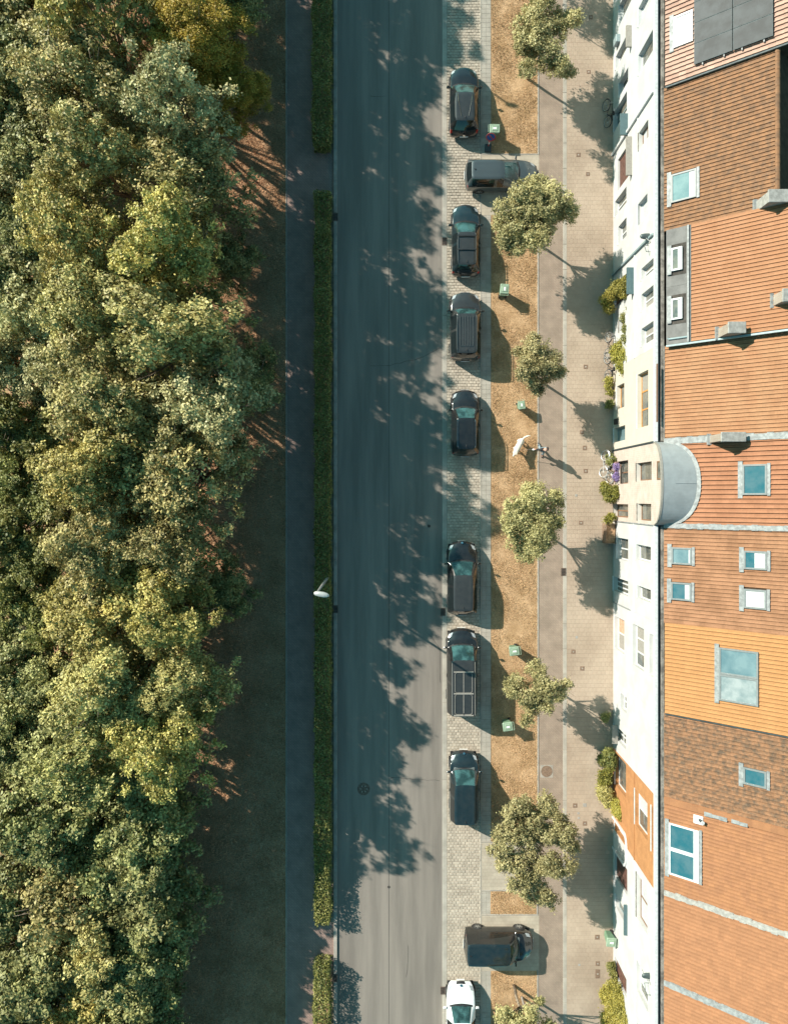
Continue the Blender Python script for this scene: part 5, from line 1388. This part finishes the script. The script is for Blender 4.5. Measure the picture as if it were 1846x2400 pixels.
bicycle(1414, 862, math.radians(92), math.radians(26), 'dark bicycle below the lowest vine beside the cream house', 'bike_black')
bicycle(1412, 274, math.radians(95), math.radians(26), 'black bicycle against the white house at the top, in a tree shadow', 'bike_black')

# ------------------------------------------------------------------ window box, planter, stake
t = thing('flower_box', (XF-.16, gy(1106, 1.2), 1.15), 0, 'window box of violet flowers on the brick house', 'flower box')
MB().bbox(-.12, .12, -.62, .62, 0, .18, .02).build('box', MT['frame_brown'], t)
L_ = [(-.05, -.36, .26, .2), (-.05, -.15, .24, .13), (-.05, .30, .26, .2)]
P_, N2, S2 = lobe_leaves(L_, 1700, .04, clump=.1, fill=.3, per=12); ok = P_[:, 0] < .13
link('blossom', leaf_mesh('blossom', P_[ok], N2[ok], S2[ok]), MT['petal'], t)
x0, x1, y0, y1 = gx(1409), 13.78, gy(1272), gy(1226)
t = thing('wooden_planter', ((x0+x1)/2, (y0+y1)/2, .06), 0, 'slatted wooden planter against the white house below the brick one', 'planter')
og = ((x0+x1)/2, (y0+y1)/2, 0); MT['slat'] = mat('weathered_wood', (.26, .19, .14), .85, var=.2, scale=9)
n = 12
for k in range(n):
    xx = x0+(x1-x0)*(k+.5)/n; MB().bbox(xx-.022, xx+.022, y1-.03, y1, .0, .92+R(-.04, .04), .006).build('slat', MT['slat'], t, og)
    MB().bbox(xx-.022, xx+.022, y0, y0+.03, .0, .92+R(-.04, .04), .006).build('slat', MT['slat'], t, og)
for k in range(15):
    yy = y0+.05+(y1-y0-.1)*(k+.5)/15; MB().bbox(x0, x0+.03, yy-.026, yy+.026, 0, .9+R(-.05, .05), .006).build('slat', MT['slat'], t, og)
MB().box(x0+.035, x1, y0+.035, y1-.035, 0, .62).build('soil', MT['soil'], t, og)
p = G(1222, 2336); p.z = .05
t = thing('tree_stake', p, 0, 'pale wooden stake on the lowest lawn', 'stake')
MB().tube([(0, 0, -.05), (0, 0, 1.05)], [.07, .065], 9).build('post', MT['panel'], t); MB().tube([(0, 0, 1.051), (0, 0, 1.08)], [.06, .035], 9).build('post_top', MT['mortar'], t)

# ------------------------------------------------------------------ person with a dog
def skin(name, chain, mat_, parent, sub=2):
    """chain: dict name -> (pos, radius); edges list"""
    pts, edges = chain
    keys = list(pts)
    me = bpy.data.meshes.new(name); me.from_pydata([pts[k][0] for k in keys], [(keys.index(a), keys.index(b)) for a, b in edges], []); me.update()
    o = link(name, me, None, parent)
    md = o.modifiers.new('skin', 'SKIN'); md.use_smooth_shade = True
    for i, k in enumerate(keys):
        r = pts[k][1]; r = r if isinstance(r, tuple) else (r, r)
        me.skin_vertices[0].data[i].radius = r; me.skin_vertices[0].data[i].use_root = (i == 0)
    s = o.modifiers.new('sub', 'SUBSURF'); s.levels = sub; s.render_levels = sub
    me.materials.append(mat_)
    return o
MT['skin'] = plain('skin', (.55, .30, .22), .6); MT['jacket'] = plain('jacket', (.018, .018, .022), .8); MT['jeans'] = plain('jeans', (.22, .29, .32), .85)
MT['hair'] = plain('hair', (.46, .30, .23), .8); MT['shoe'] = plain('shoe', (.03, .03, .035), .7); MT['fur'] = mat('white_fur', (.74, .68, .58), .9, var=.08, scale=9, bump=.6, bscale=60); MT['cord'] = plain('leash_cord', (.12, .10, .09), .7)
pb_ = G(1264.5, 1056); pb_.z = .05
pr = thing('person', pb_, 0, 'person in a dark jacket and light jeans walking a dog', 'person')
hand = G(1251, 1053, 1.0) - pb_
pose = {'hip': ((0, 0, .92), (.15, .11)), 'waist': ((0, 0, 1.08), (.145, .10)), 'chest': ((0, -.03, 1.30), (.175, .115)), 'neckb': ((0, -.04, 1.46), .075), 'neck': ((0, -.05, 1.53), .058), 'headb': ((0, -.07, 1.60), (.078, .088)), 'headt': ((.0, -.075, 1.69), (.085, .098)), 'crown': ((0, -.07, 1.755), (.06, .07)),
  'hl': ((.09, 0, .88), .095), 'kl': ((.11, -.20, .50), .062), 'al': ((.11, -.28, .10), .042), 'tl': ((.11, -.42, .05), .038), 'hr': ((-.09, .0, .88), .095), 'kr': ((-.10, .06, .48), .062), 'ar': ((-.10, .40, .14), .042), 'tr': ((-.10, .30, .04), .036),
  'sl': ((.19, -.03, 1.41), .062), 'el': ((.24, .10, 1.14), .044), 'wl': ((.22, -.02, .90), .032), 'pl': ((.215, -.05, .83), (.036, .024)),
  'sr': ((-.19, -.03, 1.41), .062), 'er': ((-.30, -.02, 1.16), .044), 'wr': ((hand.x+.10, hand.y, 1.0), .030), 'pr': ((hand.x+.03, hand.y, .99), (.036, .024))}
bones = [('hip','waist'),('waist','chest'),('chest','neckb'),('neckb','neck'),('neck','headb'),('headb','headt'),('headt','crown'),('hip','hl'),('hl','kl'),('kl','al'),('al','tl'),('hip','hr'),('hr','kr'),('kr','ar'),('ar','tr'),('chest','sl'),('sl','el'),('el','wl'),('wl','pl'),('chest','sr'),('sr','er'),('er','wr'),('wr','pr')]
fing = []
for sd, base, dirv in (('l', Vector((.215, -.05, .83)), Vector((0, -.12, -1))), ('r', Vector((hand.x+.03, hand.y, .99)), Vector((-1, 0, -.15)))):
    d = dirv.normalized(); side_ = d.cross(Vector((0, 0, 1)) if sd == 'r' else Vector((1, 0, 0))).normalized(); dn = d.cross(side_)
    for k, (o_, ln) in enumerate(((-.03, .060), (-.010, .072), (.010, .068), (.03, .052))):
        a = base + side_*o_ + d*.03; b = a + d*ln*.5; c_ = b + d*ln*.3 - Vector((0, 0, .022 if sd == 'r' else 0)) + (Vector((-.012, 0, 0)) if sd == 'l' else Vector())
        for nm, q in (('a', a), ('b', b), ('c', c_)): pose[f'f{sd}{k}{nm}'] = (tuple(q), .0095 if nm != 'c' else .008)
        bones += [('p'+sd, f'f{sd}{k}a'), (f'f{sd}{k}a', f'f{sd}{k}b'), (f'f{sd}{k}b', f'f{sd}{k}c')]
    a = base + side_*.042 - d*.005; b = a + side_*.018 + d*.03
    pose[f't{sd}a'] = (tuple(a), .011); pose[f't{sd}b'] = (tuple(b), .009); bones += [('p'+sd, f't{sd}a'), (f't{sd}a', f't{sd}b')]
body = skin('body', (pose, bones), MT['skin'], pr)
def sub(keys, grow, extra=None):
    d = {k: (pose[k][0], tuple(r+grow for r in (pose[k][1] if isinstance(pose[k][1], tuple) else (pose[k][1],)*2))) for k in keys}
    if extra: d.update(extra)
    return d, [e for e in bones if e[0] in d and e[1] in d]
skin('jacket', sub(['waist', 'hip', 'chest', 'neckb', 'sl', 'el', 'wl', 'sr', 'er', 'wr'], .022), MT['jacket'], pr)
skin('jeans', sub(['hip', 'hl', 'kl', 'al', 'hr', 'kr', 'ar'], .014), MT['jeans'], pr)
for a, b in (('al', 'tl'), ('ar', 'tr')):
    A_, B_ = Vector(pose[a][0]), Vector(pose[b][0])
    MB().bbox(-.048, .048, -.11, .15, -.0, .085, .03, Matrix.Translation((A_+B_)/2+Vector((0, 0, -.075 if a == 'al' else -.07)))).build('shoe', MT['shoe'], pr)
mb = MB()
for (z, s) in ((1.70, 1.0), (1.745, .93), (1.785, .70), (1.805, .35)): pass
mb.lathe([(.098, -.02), (.104, .02), (.095, .06), (.065, .092), (.02, .103)], 16, Matrix.Translation((0, -.062, 1.695)) @ Matrix.Diagonal((.92, 1.08, 1, 1))).build('hair', MT['hair'], pr, smooth=True)
mb = MB()
for sx in (-1, 1):
    mb.lathe([(.012, 0), (.012, .01), (.004, .014)], 8, Matrix.Translation((sx*.033, -.160, 1.665)) @ Matrix.Rotation(math.radians(90), 4, 'X'))
mb.build('eyes', MT['black'], pr)
MB().add([(-.016, -.155, 1.62), (.016, -.155, 1.62), (0, -.19, 1.628), (0, -.158, 1.672)], [(0, 2, 1), (0, 3, 2), (1, 2, 3)]).build('nose', MT['skin'], pr)
MB().box(-.024, .024, -.160, -.152, 1.588, 1.597).build('mouth', MT['red'], pr)
for sx in (-1, 1): MB().bbox(-.012, .012, -.022, .022, -.035, .035, .008, Matrix.Translation((sx*.092, -.065, 1.655))).build('ear', MT['skin'], pr)
# dog: head towards lower left of the picture, tail up right
db = G(1211, 1046); db.z = .05
dg = thing('dog', db, math.radians(240), 'large white dog on a lead on the dry lawn', 'dog')
dg.scale = (1.15, 1.3, 1.15)
# local +x is the direction the dog faces
dp = {'pelvis': ((-.30, 0, .55), (.14, .14)), 'loin': ((-.10, 0, .55), (.145, .14)), 'chest': ((.16, 0, .53), (.16, .17)), 'wither': ((.28, 0, .58), (.14, .14)), 'neck': ((.40, 0, .68), .105), 'head': ((.52, 0, .76), (.082, .08)), 'stop': ((.60, 0, .74), .055), 'nose': ((.70, 0, .715), .036),
  't1': ((-.42, 0, .60), .04), 't2': ((-.56, .05, .68), .045), 't3': ((-.68, .14, .72), .04), 't4': ((-.74, .24, .70), .022)}
de = [('pelvis','loin'),('loin','chest'),('chest','wither'),('wither','neck'),('neck','head'),('head','stop'),('stop','nose'),('pelvis','t1'),('t1','t2'),('t2','t3'),('t3','t4')]
for s_, n_ in ((1, 'l'), (-1, 'r')):
    dp['sh'+n_] = ((.22, s_*.10, .44), .06); dp['cw'+n_] = ((.20+s_*.05, s_*.11, .20), .034); dp['cf'+n_] = ((.23+s_*.06, s_*.11, .04), .032); dp['ct'+n_] = ((.28+s_*.06, s_*.11, .025), .03)
    dp['th'+n_] = ((-.28, s_*.10, .44), .078); dp['kn'+n_] = ((-.20, s_*.12, .31), .052); dp['hk'+n_] = ((-.36-s_*.04, s_*.12, .18), .030); dp['pf'+n_] = ((-.33-s_*.04, s_*.12, .035), .032); dp['pt'+n_] = ((-.27-s_*.04, s_*.12, .025), .028)
    dp['er'+n_] = ((.50, s_*.085, .80), .03); dp['et'+n_] = ((.50, s_*.12, .73), .02)
    de += [('wither','sh'+n_),('sh'+n_,'cw'+n_),('cw'+n_,'cf'+n_),('cf'+n_,'ct'+n_),('pelvis','th'+n_),('th'+n_,'kn'+n_),('kn'+n_,'hk'+n_),('hk'+n_,'pf'+n_),('pf'+n_,'pt'+n_),('head','er'+n_),('er'+n_,'et'+n_)]
skin('body', (dp, de), MT['fur'], dg)
MB().lathe([(.018, 0), (.02, .012), (.01, .02)], 8, Matrix.Translation((.728, 0, .72)) @ Matrix.Rotation(math.pi/2, 4, 'Y')).build('nose', MT['black'], dg)
for s_ in (-1, 1): MB().lathe([(.010, 0), (.010, .008)], 8, Matrix.Translation((.585, s_*.045, .785)) @ Matrix.Rotation(math.radians(60), 4, 'Y')).build('eye', MT['black'], dg)
MB().torus(.092, .014, 18, 5, Matrix.Translation((.39, 0, .67)) @ Matrix.Rotation(math.radians(50), 4, 'Y')).build('collar', MT['red'], dg)
col_w = Matrix.Translation(db) @ Matrix.Rotation(math.radians(240), 4, 'Z') @ Vector((.36, 0, .76)); hw = pb_ + Vector((hand.x-.03, hand.y, .96))
pts = [hw.lerp(col_w, k/8) - Vector((0, 0, .10*math.sin(math.pi*k/8))) for k in range(9)]
ls = MB().tube(pts, .012, 5).build('leash', MT['cord'], None, tuple(pb_)); tag(ls, 'thin lead between the walker and the white dog', 'leash')
bg_ = MB(); pod(bg_, Vector((hand.x-.11, hand.y-.02, .93)), .16, .06, .08); o = bg_.build('white_bag', MT['white'], None, (0, 0, 0)); 
o.location = pb_; tag(o, 'small white bag in the dog walker\'s hand', 'bag')
